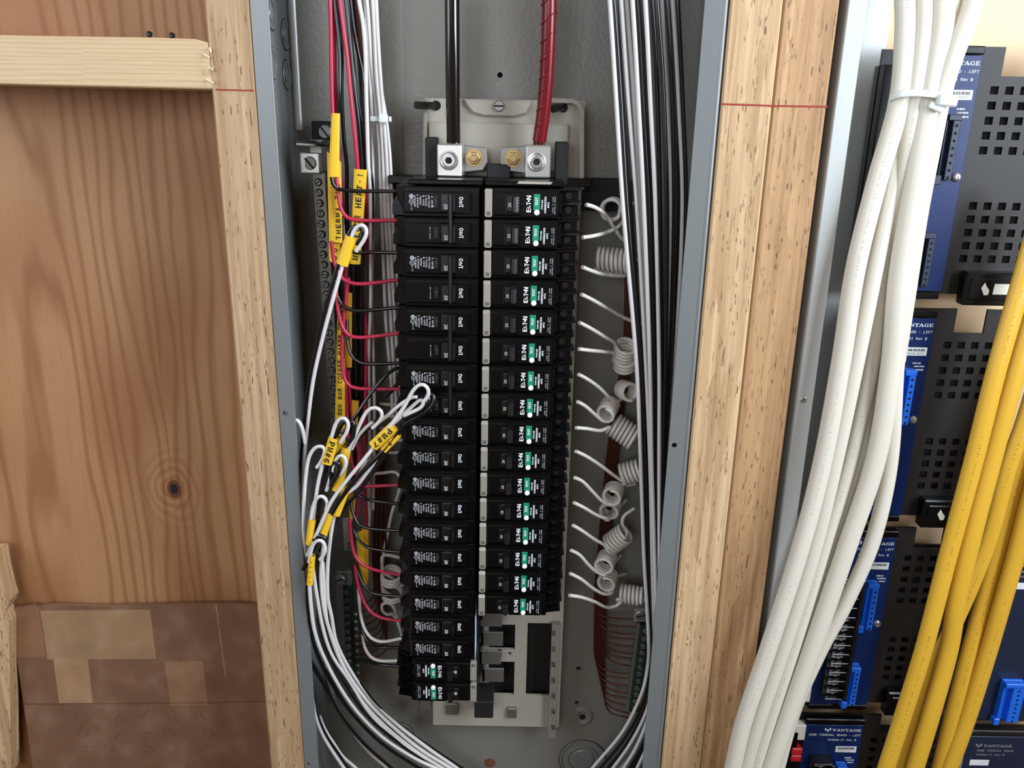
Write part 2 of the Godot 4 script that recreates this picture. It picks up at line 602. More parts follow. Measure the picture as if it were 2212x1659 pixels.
func make_materials():
	tex_mat("strand wood", strand_image(3, rgb8(194, 164, 126), rgb8(140, 106, 72)), 0.115, 0.95, 0.62)
	tex_mat("strand wood pale lit", strand_image(8, rgb8(216, 184, 142), rgb8(156, 120, 82)), 0.115, 0.95, 0.55)  # light on the stud beside the panel is painted in as a paler tone
	tex_mat("strand wood tan", strand_image(15, rgb8(196, 156, 112), rgb8(138, 100, 64)), 0.115, 0.95, 0.6)
	for k in ["strand wood", "strand wood pale lit", "strand wood tan"]: mats[k].uv1_offset = Vector3(0, 0.842, 0)
	tex_mat("plywood", plywood_image(), 1, 1, 0.6)
	tex_mat("pine", pine_image(), 0.6, 0.044, 0.65)
	tex_mat("cardboard", cardboard_image(), 1, 1, 0.8)
	mat("box paint", rgb8(122, 118, 109), 0.42, 0.0, 0.5)
	bump(mats["box paint"], 0.05, 0.02, 14, 41)
	mat("flange paint", rgb8(124, 127, 126), 0.36, 0.25, 0.5)
	mat("hole shade", rgb8(12, 11, 10), 0.9)  # near-black that stands for the shade inside holes, slots and sockets
	mat("bright steel", rgb8(198, 198, 196), 0.28, 0.9)
	mat("dull steel", rgb8(150, 148, 142), 0.42, 0.85)
	mat("dark steel", rgb8(58, 57, 54), 0.35, 0.8)
	mat("aluminium", rgb8(206, 204, 198), 0.35, 0.85)
	mat("galvanised", rgb8(196, 198, 194), 0.34, 0.3)
	mat("brass", rgb8(190, 164, 116), 0.3, 0.9)
	mat("copper", rgb8(92, 50, 36), 0.4, 0.6)
	mat("black plastic", rgb8(9, 9, 10), 0.24, 0.0, 0.38)
	bump(mats["black plastic"], 0.09, 0.004, 60, 42)
	mat("black gloss", rgb8(12, 12, 14), 0.3, 0.0, 0.9)
	mat("black matt", rgb8(14, 13, 12), 0.7)
	mat("print brown", rgb8(136, 104, 24), 0.7)
	mat("print pale", rgb8(176, 170, 160), 0.7)
	mat("pan plastic", rgb8(162, 154, 140), 0.4)
	mat("clip metal", rgb8(168, 161, 150), 0.34, 0.35)
	mat("print white", rgb8(236, 238, 240), 0.55)
	mat("print grey", rgb8(150, 150, 150), 0.6)
	mat("print dim", rgb8(74, 76, 78), 0.6)
	mat("print black", rgb8(24, 20, 16), 0.7)
	mat("test green", rgb8(20, 132, 96), 0.4)
	mat("button white", rgb8(244, 244, 242), 0.35)
	mat("wire black", rgb8(15, 15, 18), 0.17, 0.0, 0.6)
	mat("cable black", rgb8(8, 8, 10), 0.12, 0.0, 0.7)
	mat("bar dark", rgb8(118, 115, 104), 0.45, 0.8)
	mat("wire white", rgb8(216, 210, 206), 0.3, 0.0, 0.5)
	mat("wire red", rgb8(186, 42, 72), 0.3, 0.0, 0.5)
	mat("pigtail white", rgb8(206, 200, 190), 0.4)
	mat("tape red", rgb8(108, 16, 22), 0.26)
	mat("tag yellow", rgb8(232, 186, 38), 0.5)
	mat("tag orange", rgb8(222, 158, 36), 0.55)
	mat("tie white", rgb8(222, 226, 222), 0.4)
	mat("cable white", rgb8(212, 204, 188), 0.34, 0.0, 0.5)
	mat("cable yellow", rgb8(212, 164, 50), 0.36, 0.0, 0.5)
	mat("board blue", rgb8(18, 40, 90), 0.32, 0.0, 0.4)
	mat("board dark", rgb8(30, 40, 62), 0.4)
	mat("connector blue", rgb8(30, 110, 232), 0.35)
	mat("bracket black", rgb8(32, 28, 25), 0.5, 0.1)
	mat("bracket hole shade", rgb8(10, 9, 9), 0.9)
	mat("relay red", rgb8(206, 36, 44), 0.4)
	mat("back tan", rgb8(236, 200, 158), 0.55)
	mat("bar green", rgb8(28, 52, 40), 0.45, 0.3)
	mat("red pencil", rgb8(150, 52, 40), 0.8)
	mat("room wall", rgb8(160, 134, 104), 0.8)
	mat("room floor", rgb8(84, 66, 50), 0.7)
	mat("window white", rgb8(235, 235, 232), 0.5)
	mat("splinter", rgb8(240, 222, 186), 0.6)
	mat("paper white", rgb8(236, 238, 240), 0.6)
	mat("sticker blue", rgb8(196, 210, 226), 0.5)
	mat("rust", rgb8(104, 66, 42), 0.8)
	mat("white pad", rgb8(226, 222, 206), 0.5)

# ---------------------------------------------------------------- the room behind the camera, with two windows and an added third for frontal fill
func wall_with_opening(called: String, lo: Vector3, hi: Vector3, axis: int, o_lo: Vector2, o_hi: Vector2):
	# a slab with one rectangular opening; axis is the slab's thin axis; the opening is given along the other horizontal axis and y
	var mb := MB.new()
	var h := 0 if axis == 2 else 2
	for r in [[lo[h], o_lo.x, lo.y, hi.y], [o_hi.x, hi[h], lo.y, hi.y], [o_lo.x, o_hi.x, lo.y, o_lo.y], [o_lo.x, o_hi.x, o_hi.y, hi.y]]:
		var a := lo
		var b := hi
		a[h] = r[0]
		b[h] = r[1]
		a.y = r[2]
		b.y = r[3]
		mb.span(a, b)
	structure(called, mb.mesh(), mats["room wall"])

func window_frame(called: String, c: Vector3, w: float, h: float, axis: int):
	var o := Node3D.new()
	o.name = called
	add_child(o, true)
	o.set_meta("kind", "structure")
	o.position = c
	if axis == 0: o.rotation.y = PI / 2
	var mb := MB.new()
	for s in [-1.0, 1.0]:
		mb.box(Vector3(s * (w * 0.5 - 0.03), 0, 0), Vector3(0.06, h, 0.07), 0.006)
		mb.box(Vector3(0, s * (h * 0.5 - 0.03), 0), Vector3(w - 0.12, 0.06, 0.07), 0.006)
	mb.box(Vector3.ZERO, Vector3(w - 0.12, 0.035, 0.05), 0.005)
	var f := part("window_frame", mb.mesh(), o, mats["window white"])
	f.set_meta("kind", "structure")

func room():
	var mb := MB.new()
	mb.span(Vector3(-1.3, -0.1, -0.3), Vector3(1.12, 0, 2.7))
	structure("floor", mb.mesh(), mats["room floor"])
	mb = MB.new()
	mb.span(Vector3(-1.3, 3.1, -0.3), Vector3(1.12, 3.2, 2.7))
	structure("ceiling", mb.mesh(), mats["room wall"])
	mb = MB.new()
	mb.span(Vector3(-1.3, 0, -0.3), Vector3(1.12, 3.1, -0.15))
	structure("wall_front", mb.mesh(), mats["room wall"])
	wall_with_opening("wall_back", Vector3(-1.2, 0, 2.5), Vector3(1.0, 3.1, 2.62), 2, Vector2(-1.1, 1.5), Vector2(-0.1, 2.4))
	window_frame("added_window_3", Vector3(-0.6, 1.95, 2.56), 1.0, 0.9, 2)  # added, out of view, to carry the frontal fill
	wall_with_opening("wall_left", Vector3(-1.3, 0, -0.15), Vector3(-1.2, 3.1, 2.5), 0, Vector2(0.4, 1.35), Vector2(1.2, 2.65))
	wall_with_opening("wall_right", Vector3(1.0, 0, -0.15), Vector3(1.12, 3.1, 2.5), 0, Vector2(0.32, 1.35), Vector2(1.12, 2.65))
	window_frame("window_1", Vector3(-1.25, 2.0, 0.8), 0.8, 1.3, 0)
	window_frame("window_2", Vector3(1.06, 2.0, 0.72), 0.8, 1.3, 0)

# ---------------------------------------------------------------- studs, blocking, sheathing, cardboard
func board(x0: float, x1: float, y0: float, y1: float, z0: float, z1: float, ch := 0.0015) -> MB:
	var mb := MB.new()
	mb.span(Vector3(x0, y0, z0), Vector3(x1, y1, z1), ch)
	return mb

func studs():
	var LOW := 0.0
	var HIGH := 3.1
	# stud left of the panel
	var s := thing("wall_stud", "strand lumber stud left of the grey panel, crossed by a thin red line", "stud", Vector3(-0.199, LOW, -0.045))
	part("timber", board(-0.0177, 0.0172, 0, HIGH, -0.045, 0.045).mesh(), s, mats["strand wood"])
	var mb := MB.new()
	var a := P(466, 194, 0) - s.position
	var b := P(548, 196, 0) - s.position
	mb.tube(PackedVector3Array([a, a.lerp(b, 0.5), b]), 0.0007, 5, 0.0002)
	part("pencil_line", mb.mesh(), s, mats["red pencil"], "thin red line drawn across the stud")
	# two studs right of the panel, light painted into the first one's tone
	s = thing("wall_stud", "lit-toned strand lumber stud against the panel's right edge, red line across its upper end", "stud", Vector3(0.2035, LOW, -0.045))
	part("timber", board(-0.0197, 0.0203, 0, HIGH, -0.045, 0.0455).mesh(), s, mats["strand wood pale lit"])
	mb = MB.new()
	a = P(1559, 225, 0.0005) - s.position
	b = P(1672, 229, 0.0005) - s.position
	mb.tube(PackedVector3Array([a, a.lerp(b, 0.5), b]), 0.0008, 5, 0.0002)
	part("pencil_line", mb.mesh(), s, mats["red pencil"], "red line across the stud")
	s = thing("wall_stud", "tan strand lumber stud between the lit-toned stud and the lighting control cabinet", "stud", Vector3(0.2455, LOW, -0.045))
	part("timber", board(-0.0212, 0.0212, 0, HIGH, -0.045, 0.045).mesh(), s, mats["strand wood tan"])
	mb = MB.new()
	a = P(1673, 229, 0) - s.position
	b = P(1788, 231, 0) - s.position
	mb.tube(PackedVector3Array([a, a.lerp(b, 0.5), b]), 0.0008, 5, 0.0002)
	part("pencil_line", mb.mesh(), s, mats["red pencil"], "red line across the stud")
	# stud at the photograph's lower left corner
	mb = MB.new()
	var f := PackedVector3Array([P(-2, 1190, -0.066), P(5, 1235, -0.066), P(16, 1280, -0.066), P(21, 1297, -0.066), P(17, 1308, -0.066), P(9, 1322, -0.066), P(19, 1345, -0.066), P(22, 1500, -0.066), P(24, 1670, -0.066)])
	f.append(P(-80, 1670, -0.066))
	f.append(P(-80, 1190, -0.066))
	mb.slab(f, Vector3(0, 0, -0.016))
	solo("broken_board", mb.mesh(), mats["strand wood pale lit"], "pale broken-edged board end in the lower left corner beside the cardboard", "board")
	# blocking
	var blk := thing("blocking", "short pale pine block nailed level between the left studs", "blocking", P(230, 133, -0.04))
	mb = MB.new()
	f = PackedVector3Array()
	for q in [[-260, 69], [60, 77], [200, 79], [330, 81], [420, 84], [450, 92], [464, 193], [300, 189], [120, 185], [-260, 175]]: f.append(P(q[0], q[1], -0.0005) - blk.position)
	mb.slab(f, Vector3(0, 0, -0.088), 0.001)
	part("timber", mb.mesh(), blk, mats["pine"])
	for q in [[440, 118, 452, 124], [446, 160, 452, 146], [452, 148, 459, 150], [446, 172, 460, 179], [452, 104, 456, 112]]:
		mb = MB.new()
		a = P(q[0], q[1], 0.0005) - blk.position
		b = P(q[2], q[3], 0.005) - blk.position
		mb.tube(PackedVector3Array([a, a.lerp(b, 0.5), b]), 0.0011, 4, 0.0005)
		part("splinter", mb.mesh(), blk, mats["splinter"])
	for q in [[322, 76], [371, 79]]:
		mb = MB.new()
		mb.lathe([[0.0, 0.001], [0.0022, 0.0006], [0.0026, -0.0008], [0.001, -0.004]], Transform3D(face_to(Vector3(0, 0.4, 1)), P(q[0], q[1], -0.02) - blk.position + Vector3(0, 0.001, 0)), 10)
		part("nail_head", mb.mesh(), blk, mats["dark steel"])
	# plywood sheathing at the back of the bay; its texture covers the sheet once
	mb = MB.new()
	var lo := Vector3(-0.47, 0.72, -0.1)
	var hi := Vector3(-0.2167, 1.72, -0.09)
	mb.span(Vector3(-0.75, 0, -0.105), Vector3(-0.2167, 3.1, -0.091))
	# front face with its own mapping
	var z := -0.0905
	mb = MB.new()
	var c := [Vector3(-0.56, 0.60, z), Vector3(-0.2167, 0.60, z), Vector3(-0.2167, 1.80, z), Vector3(-0.56, 1.80, z)]
	mb.quad(c[0], c[1], c[2], c[3], Vector3(0, 0, 1), [Vector2(0, 1), Vector2(1, 1), Vector2(1, 0), Vector2(0, 0)])
	for k in 4: mb.quad(c[k], c[(k + 1) % 4], c[(k + 1) % 4] + Vector3(0, 0, -0.012), c[k] + Vector3(0, 0, -0.012), (c[k] + c[(k + 1) % 4]) * 0.5 - Vector3(-0.388, 1.2, z), [Vector2.ZERO, Vector2(0.01, 0), Vector2(0.01, 0.01), Vector2(0, 0.01)])
	mb.quad(c[0] + Vector3(0, 0, -0.012), c[1] + Vector3(0, 0, -0.012), c[2] + Vector3(0, 0, -0.012), c[3] + Vector3(0, 0, -0.012), Vector3(0, 0, -1), [Vector2(0, 1), Vector2(1, 1), Vector2(1, 0), Vector2(0, 0)])
	solo("plywood_sheet", mb.mesh(), mats["plywood"], "plywood sheathing with flame grain and one dark knot behind the left stud bay", "plywood")
	# cardboard leaning in the bottom of the bay
	mb = MB.new()
	f = PackedVector3Array()
	var uv := PackedVector2Array()
	for q in [[21, 1314, 0.0, 0.01], [70, 1307, 0.09, 0.0], [77, 1311, 0.1, 0.008], [98, 1306, 0.14, 0.0], [220, 1310, 0.37, 0.004], [420, 1305, 0.72, 0.0], [512, 1304, 0.9, 0.0], [561, 1308, 1.0, 0.004], [600, 1690, 1.0, 1.0], [75, 1690, 0.0, 1.0]]:
		f.append(P(q[0], q[1], -0.080 + 0.006 * (q[1] - 1305) / 385.0))
		uv.append(Vector2(q[2], q[3]))
	mb.slab(f, Vector3(0, 0, -0.004), 0.0, uv)
	solo("cardboard_sheet", mb.mesh(), mats["cardboard"], "worn brown cardboard sheet with tape marks leaning below the plywood", "cardboard")

# ---------------------------------------------------------------- the steel box
func csg_box(parent: Node, c: Vector3, s: Vector3, sub := false, rot := Vector3.ZERO) -> CSGBox3D:
	var b := CSGBox3D.new()
	b.name = "cutter" if sub else "solid"
	b.size = s
	b.position = c
	b.rotation = rot
	if sub: b.operation = CSGShape3D.OPERATION_SUBTRACTION
	parent.add_child(b, true)
	return b

func csg_hole(parent: Node, c: Vector3, r: float, depth := 0.02, axis := 2, sides := 20):
	var b := CSGCylinder3D.new()
	b.name = "cutter"
	b.radius = r
	b.height = depth
	b.sides = sides
	b.position = c
	if axis == 2: b.rotation.x = PI / 2
	if axis == 0: b.rotation.z = PI / 2
	b.operation = CSGShape3D.OPERATION_SUBTRACTION
	parent.add_child(b, true)

func csg_part(called: String, parent: Node, m: Material, at := Vector3.ZERO) -> CSGCombiner3D:
	var k := CSGCombiner3D.new()
	k.name = called
	k.material_override = m
	k.position = at
	parent.add_child(k, true)
	return k

# flat ring groove pressed round a knockout
func knockout(parent: Node, c: Vector3, r: float, d: Vector3, rings := 1):
	var mb := MB.new()
	var x := Transform3D(face_to(d), c)
	for k in rings:
		var q := r - k * r * 0.3
		mb.lathe([[q, 0.0], [q - 0.0006, 0.0009], [q - 0.0022, 0.0009], [q - 0.003, 0.0002]], x, 36)
	mb.lathe([[r * 0.5, 0.0002], [r * 0.46, 0.0008], [0.0, 0.0009]], x, 30)
	var ko := part("knockout", mb.mesh(), parent, mats["flange paint"])
	mb = MB.new()
	mb.lathe([[r + 0.0007, 0.0002], [r, 0.0003], [r - 0.0002, 0.0001]], x, 36)
	part("knockout_gap", mb.mesh(), ko, mats["hole shade"])

func screw(mb: MB, at: Vector3, d: Vector3, r: float, h: float, slot := 0.4, slot_w := 0.22):
	# slotted round head: two half domes either side of a groove
	var x := Transform3D(face_to(d, slot), at)
	mb.lathe([[r, 0.0], [r, h * 0.55], [r * 0.86, h], [0.0, h]], x, 18)
	mb.box(Vector3(0, 0, h), Vector3(r * 1.75, r * slot_w, h * 0.02), 0, x)

func enclosure():
	var e := thing("panel_enclosure", "grey painted steel load center box recessed between the studs", "electrical panel", Vector3(0, 1.2, -0.05))
	var o := e.position
	# back with its holes
	var back := csg_part("back_panel", e, mats["box paint"])
	csg_box(back, Vector3(0.0005, -0.01, -0.0495), Vector3(0.3635, 1.06, 0.003))
	for q in [[1080, 162, 0.0024], [1250, 1444, 0.0026], [1246, 1518, 0.0024]]:
		csg_hole(back, P(q[0], q[1], -0.098) - o, q[2])
	for q in [[1058, 1537], [1059, 1551], [1060, 1566]]:
		csg_hole(back, P(q[0], q[1], -0.098) - o, 0.0021)
	var dark := MB.new()
	dark.span(Vector3(-0.18, -0.54, -0.056), Vector3(0.18, 0.52, -0.0535))
	part("rear_shade", dark.mesh(), e, mats["hole shade"])  # dark sheet coloured as the shade behind the holes
	# sides and ends
	var mb := MB.new()
	mb.span(Vector3(-0.1815, -0.54, -0.051), Vector3(-0.18, 0.52, 0.049))
	part("side_wall", mb.mesh(), e, mats["flange paint"])
	mb = MB.new()
	mb.span(Vector3(0.181, -0.54, -0.051), Vector3(0.1825, 0.52, 0.049))
	part("side_wall", mb.mesh(), e, mats["box paint"])
	mb = MB.new()
	mb.span(Vector3(-0.18, 0.5185, -0.048), Vector3(0.181, 0.52, 0.049))
	part("end_wall", mb.mesh(), e, mats["box paint"])
	mb = MB.new()
	mb.span(Vector3(-0.18, -0.54, -0.048), Vector3(0.181, -0.5385, 0.049))
	part("end_wall", mb.mesh(), e, mats["box paint"])
	# corner fold, its highlight painted in as brighter metal; low rib shaped for a sheen
	mb = MB.new()
	mb.tube(PackedVector3Array([Vector3(-0.1745, 0.285, -0.0497), Vector3(-0.1745, 0.4, -0.0497), Vector3(-0.1745, 0.51, -0.0497)]), 0.004, 12, 0.0035)
	part("lit_corner_fold", mb.mesh(), e, mats["galvanised"])
	mb = MB.new()
	mb.tube(PackedVector3Array([P(838, -40, -0.0985) - o, P(842, 200, -0.0985) - o, P(848, 420, -0.0985) - o]), 0.013, 16, 0.0016)
	part("sheen_rib", mb.mesh(), e, mats["box paint"])
	# front lips: 12 mm turned in, with screw holes
	var lip := csg_part("front_lip", e, mats["flange paint"])
	csg_box(lip, Vector3(-0.17525, -0.01, 0.0492), Vector3(0.0125, 1.06, 0.0016))
	csg_hole(lip, P(616, 893, 0) - o, 0.0024)
	csg_hole(lip, P(667, 1651, 0) - o, 0.0022)
	lip = csg_part("front_lip", e, mats["flange paint"])
	csg_box(lip, Vector3(0.1725, -0.01, 0.0492), Vector3(0.0162, 1.06, 0.0016))
	csg_hole(lip, P(1457, 962, 0) - o, 0.0024)
	mb = MB.new()     # rolled outer corners
	mb.tube(PackedVector3Array([Vector3(0.1802, -0.54, 0.0482), Vector3(0.1802, 0.0, 0.0482), Vector3(0.1802, 0.52, 0.0482)]), 0.0024, 12)
	part("rolled_corner", mb.mesh(), e, mats["flange paint"])
	mb = MB.new()
	mb.tube(PackedVector3Array([Vector3(-0.1693, -0.54, 0.0478), Vector3(-0.1693, 0.0, 0.0478), Vector3(-0.1693, 0.52, 0.0478)]), 0.0013, 8)
	part("rolled_corner", mb.mesh(), e, mats["flange paint"])
	# knockouts in the left side and the bottom of the back
	for q in [[586, 30], [588, 137], [616, 75], [619, 162], [588, -40]]:
		var at := PX(q[0], q[1], -0.1799)
		knockout(e, at - o, 0.0125, Vector3(1, 0, 0))
	knockout(e, P(1258, 1640, -0.0975) - o, 0.027, Vector3(0, 0, 1), 2)
	knockout(e, P(862, 1588, -0.0975) - o, 0.017, Vector3(0, 0, 1), 2)
	mb = MB.new()     # dished mounting boss
	mb.lathe([[0.013, 0.0], [0.0105, 0.0022], [0.0085, 0.0026], [0.005, 0.0012], [0.0036, 0.0012]], Transform3D(Basis.IDENTITY, P(1258, 1547, -0.0978) - o), 28)
	part("mounting_boss", mb.mesh(), e, mats["box paint"])
	mb = MB.new()
	mb.lathe([[0.0036, 0.0014], [0.0, 0.0014]], Transform3D(Basis.IDENTITY, P(1258, 1547, -0.0978) - o), 16)
	part("boss_hole", mb.mesh(), e, mats["hole shade"])
	mb = MB.new()
	mb.lathe([[0.0065, 0.0001], [0.005, 0.0003], [0.0, 0.0004]], Transform3D(Basis.IDENTITY, P(1058, 1648, -0.0979) - o), 20)
	part("rust_stain", mb.mesh(), e, mats["rust"])  # dark sheet whose colour stands for shade behind the pierced holes

# ---------------------------------------------------------------- the mounting pan behind the breakers
func interior():
	var o := P(1080, 800, -0.075)
	var e := thing("mounting_pan", "pale mounting pan with cutouts that carries the breakers and the main lugs", "mounting pan", o)
	# sheet pan with lip cutouts
	var pan := csg_part("pan_sheet", e, mats["pan plastic"])
	var tl := P(918, 212, -0.078)
	var br := P(1200, 1570, -0.078)
	csg_box(pan, Vector3((tl.x + 0.083) * 0.5, (tl.y + br.y) * 0.5, -0.0790) - o, Vector3(0.083 - tl.x, tl.y - br.y, 0.003))
	csg_hole(pan, P(942, 228, -0.078) - o, 0.0038)
	csg_hole(pan, P(1216, 232, -0.078) - o, 0.0042)
	var cuts := [[1056, 1348, 1112, 1402], [1056, 1428, 1110, 1500], [1140, 1345, 1186, 1502], [1075, 1402, 1083, 1420]]
	for q in cuts:
		var a := P(q[0], q[1], -0.078)
		var b := P(q[2], q[3], -0.078)
		csg_box(pan, (a + b) * 0.5 - o, Vector3(absf(b.x - a.x), absf(a.y - b.y), 0.02), true)
	csg_hole(pan, P(1101, 1411, -0.078) - o, 0.002)
	# dark plate, its colour standing for the shade seen in the cutouts
	var mb := MB.new()
	for q in cuts:
		var a := P(q[0] - 6, q[1] - 6, -0.090)
		var b := P(q[2] + 6, q[3] + 6, -0.090)
		mb.span(Vector3(a.x, b.y, -0.0925) - o, Vector3(b.x, a.y, -0.0905) - o)
	part("cutout_shade", mb.mesh(), e, mats["black matt"])
	# side rails with slots
	var rail := csg_part("slotted_rail", e, mats["box paint"])
	var a := P(1196, 1345, -0.074)
	var b := P(1196, 1588, -0.074)
	csg_box(rail, (a + b) * 0.5 - o + Vector3(0, 0.0, 0), Vector3(0.0085, a.y - b.y, 0.008))
	for k in 7:
		csg_box(rail, P(1195, 1368 + k * 34, -0.070) - o, Vector3(0.0045, 0.0075, 0.008), true)
	# upper cross lip: formed dip with the screw
	mb = MB.new()
	var dish := PackedVector3Array()
	for q in [[1002, 214], [1148, 216], [1147, 228], [1137, 246], [1112, 253], [1044, 251], [1021, 244], [1006, 226]]: dish.append(P(q[0], q[1], -0.0735) - o)
	mb.slab(dish, Vector3(0, 0, -0.004), 0.0014)
	part("formed_lip", mb.mesh(), e, mats["pan plastic"])
	mb = MB.new()
	screw(mb, P(1078, 229, -0.073) - o, Vector3(0, 0, 1), 0.0047, 0.0022, 0.6, 0.3)
	var sc := part("screw", mb.mesh(), e, mats["dull steel"])
	mb = MB.new()
	mb.box(P(1078, 229, -0.073) - o + Vector3(0, 0, 0.0023), Vector3(0.0082, 0.0013, 0.0002), 0, Transform3D.IDENTITY)
	part("screw_slot", mb.mesh(), sc, mats["hole shade"])
	# flat brackets with rounded shoulders running down either side
	for strip in [[[1182, 211], [1238, 213], [1254, 219], [1263, 236], [1262, 410], [1250, 410], [1251, 241], [1246, 229], [1236, 224], [1182, 222]], [[934, 211], [921, 215], [914, 229], [912, 410], [921, 410], [923, 236], [928, 222], [935, 221]]]:
		mb = MB.new()
		var f := PackedVector3Array()
		for q in strip: f.append(P(q[0], q[1], -0.0705) - o)
		mb.slab(f, Vector3(0, 0, -0.006), 0.0006)
		part("edge_bracket", mb.mesh(), e, mats["pan plastic"])
	# tangs in the slot holes
	for q in [[[938, 228, -72], [915, 228, -60], [897, 227, -52]], [[1218, 230, -72], [1204, 233, -62], [1192, 236, -56]]]:
		mb = MB.new()
		mb.tube(smooth(PP(q)), 0.0032, 8, 0.0018)
		for i in mb.v.size(): mb.v[i] -= o
		part("retaining_tang", mb.mesh(), e, mats["dark steel"])
	for q in [[942, 228], [1216, 232]]:
		mb = MB.new()
		mb.lathe([[0.0042, 0.0], [0.0038, 0.0006], [0.0, 0.0002]], Transform3D(Basis.IDENTITY, P(q[0], q[1], -0.0768) - o), 18)
		part("slot_hole", mb.mesh(), e, mats["hole shade"])
	# translucent bus support and the black posts either side
	mb = MB.new()
	var s0 := P(925, 262, -0.072)
	var s1 := P(1226, 372, -0.072)
	mb.span(Vector3(s0.x, s1.y, -0.077) - o, Vector3(s1.x, s0.y, -0.071) - o, 0.0015)
	part("bus_support", mb.mesh(), e, mats["pan plastic"])
	for q in [[920, 296, 946, 392], [1200, 306, 1224, 400]]:
		s0 = P(q[0], q[1], -0.06)
		s1 = P(q[2], q[3], -0.06)
		mb = MB.new()
		mb.span(Vector3(s0.x, s1.y, -0.075) - o, Vector3(s1.x, s0.y, -0.052) - o, 0.001)
		part("insulator_post", mb.mesh(), e, mats["black matt"])
	mb = MB.new()
	s0 = P(1052, 354, -0.06)
	s1 = P(1102, 410, -0.06)
	mb.span(Vector3(s0.x, s1.y, -0.075) - o, Vector3(s1.x, s0.y, -0.056) - o, 0.001)
	part("centre_barrier", mb.mesh(), e, mats["black matt"])
	# dark cross band behind the first breakers
	mb = MB.new()
	s0 = P(842, 376, -0.09)
	s1 = P(1360, 432, -0.09)
	mb.span(Vector3(s0.x, s1.y - 0.01, -0.0955) - o, Vector3(s1.x, s0.y, -0.0865) - o, 0.001)
	part("dark_cross_band", mb.mesh(), e, mats["black matt"])
	# bus stabs and black carrier at the bottom
	for q in [[1072, 1338, 6], [1074, 1380, 3], [1070, 1420, 0], [1076, 1458, -3]]:
		mb = MB.new()
		var c := P(q[0] - 14, q[1], -0.062)
		mb.span(Vector3(c.x - 0.010, c.y - 0.0085, -0.0635) - o, Vector3(c.x + 0.013, c.y + 0.0085, -0.0612) - o, 0.0006)
		mb.span(Vector3(c.x - 0.010, c.y - 0.0085, -0.078) - o, Vector3(c.x - 0.007, c.y + 0.0085, -0.0612) - o, 0.0006)
		part("bus_stab", mb.mesh(), e, mats["dull steel"])
	mb = MB.new()
	s0 = P(1026, 1496, -0.06)
	s1 = P(1066, 1532, -0.06)
	mb.span(Vector3(s0.x, s1.y, -0.078) - o, Vector3(s1.x, s0.y, -0.045) - o, 0.001)
	mb.span(Vector3(s0.x - 0.05, s0.y, -0.078) - o, Vector3(s1.x - 0.018, s0.y + 0.46, -0.07) - o, 0.001)
	mb.span(Vector3(s0.x, s0.y, -0.0785) - o, Vector3(s0.x + 0.004, s0.y + 0.46, -0.05) - o, 0.0005)
	part("bus_carrier", mb.mesh(), e, mats["black matt"])
	for q in [[905, 1508, 930, 1535], [962, 1520, 990, 1545], [1096, 1530, 1116, 1552]]:
		s0 = P(q[0], q[1], -0.074)
		s1 = P(q[2], q[3], -0.074)
		mb = MB.new()
		mb.span(Vector3(s0.x, s1.y, -0.079) - o, Vector3(s1.x, s0.y, -0.0735) - o, 0.001)
		part("locating_block", mb.mesh(), e, mats["dull steel"])

# ---------------------------------------------------------------- breakers
# printed strokes too small to read in the photograph
func illegible(mb: MB, c: Vector3, length: float, h: float, sd: int):
	var r := RandomNumberGenerator.new()
	r.seed = sd
	var u := -length * 0.5
	while u < length * 0.5:
		var w := r.randf_range(0.25, 0.6) * h
		if r.randf() < 0.86:
			mb.box(c + Vector3(r.randf_range(-0.1, 0.1) * h, u, 0), Vector3(h * r.randf_range(0.55, 1.0), w, 0.00012))
		u += w + h * 0.22

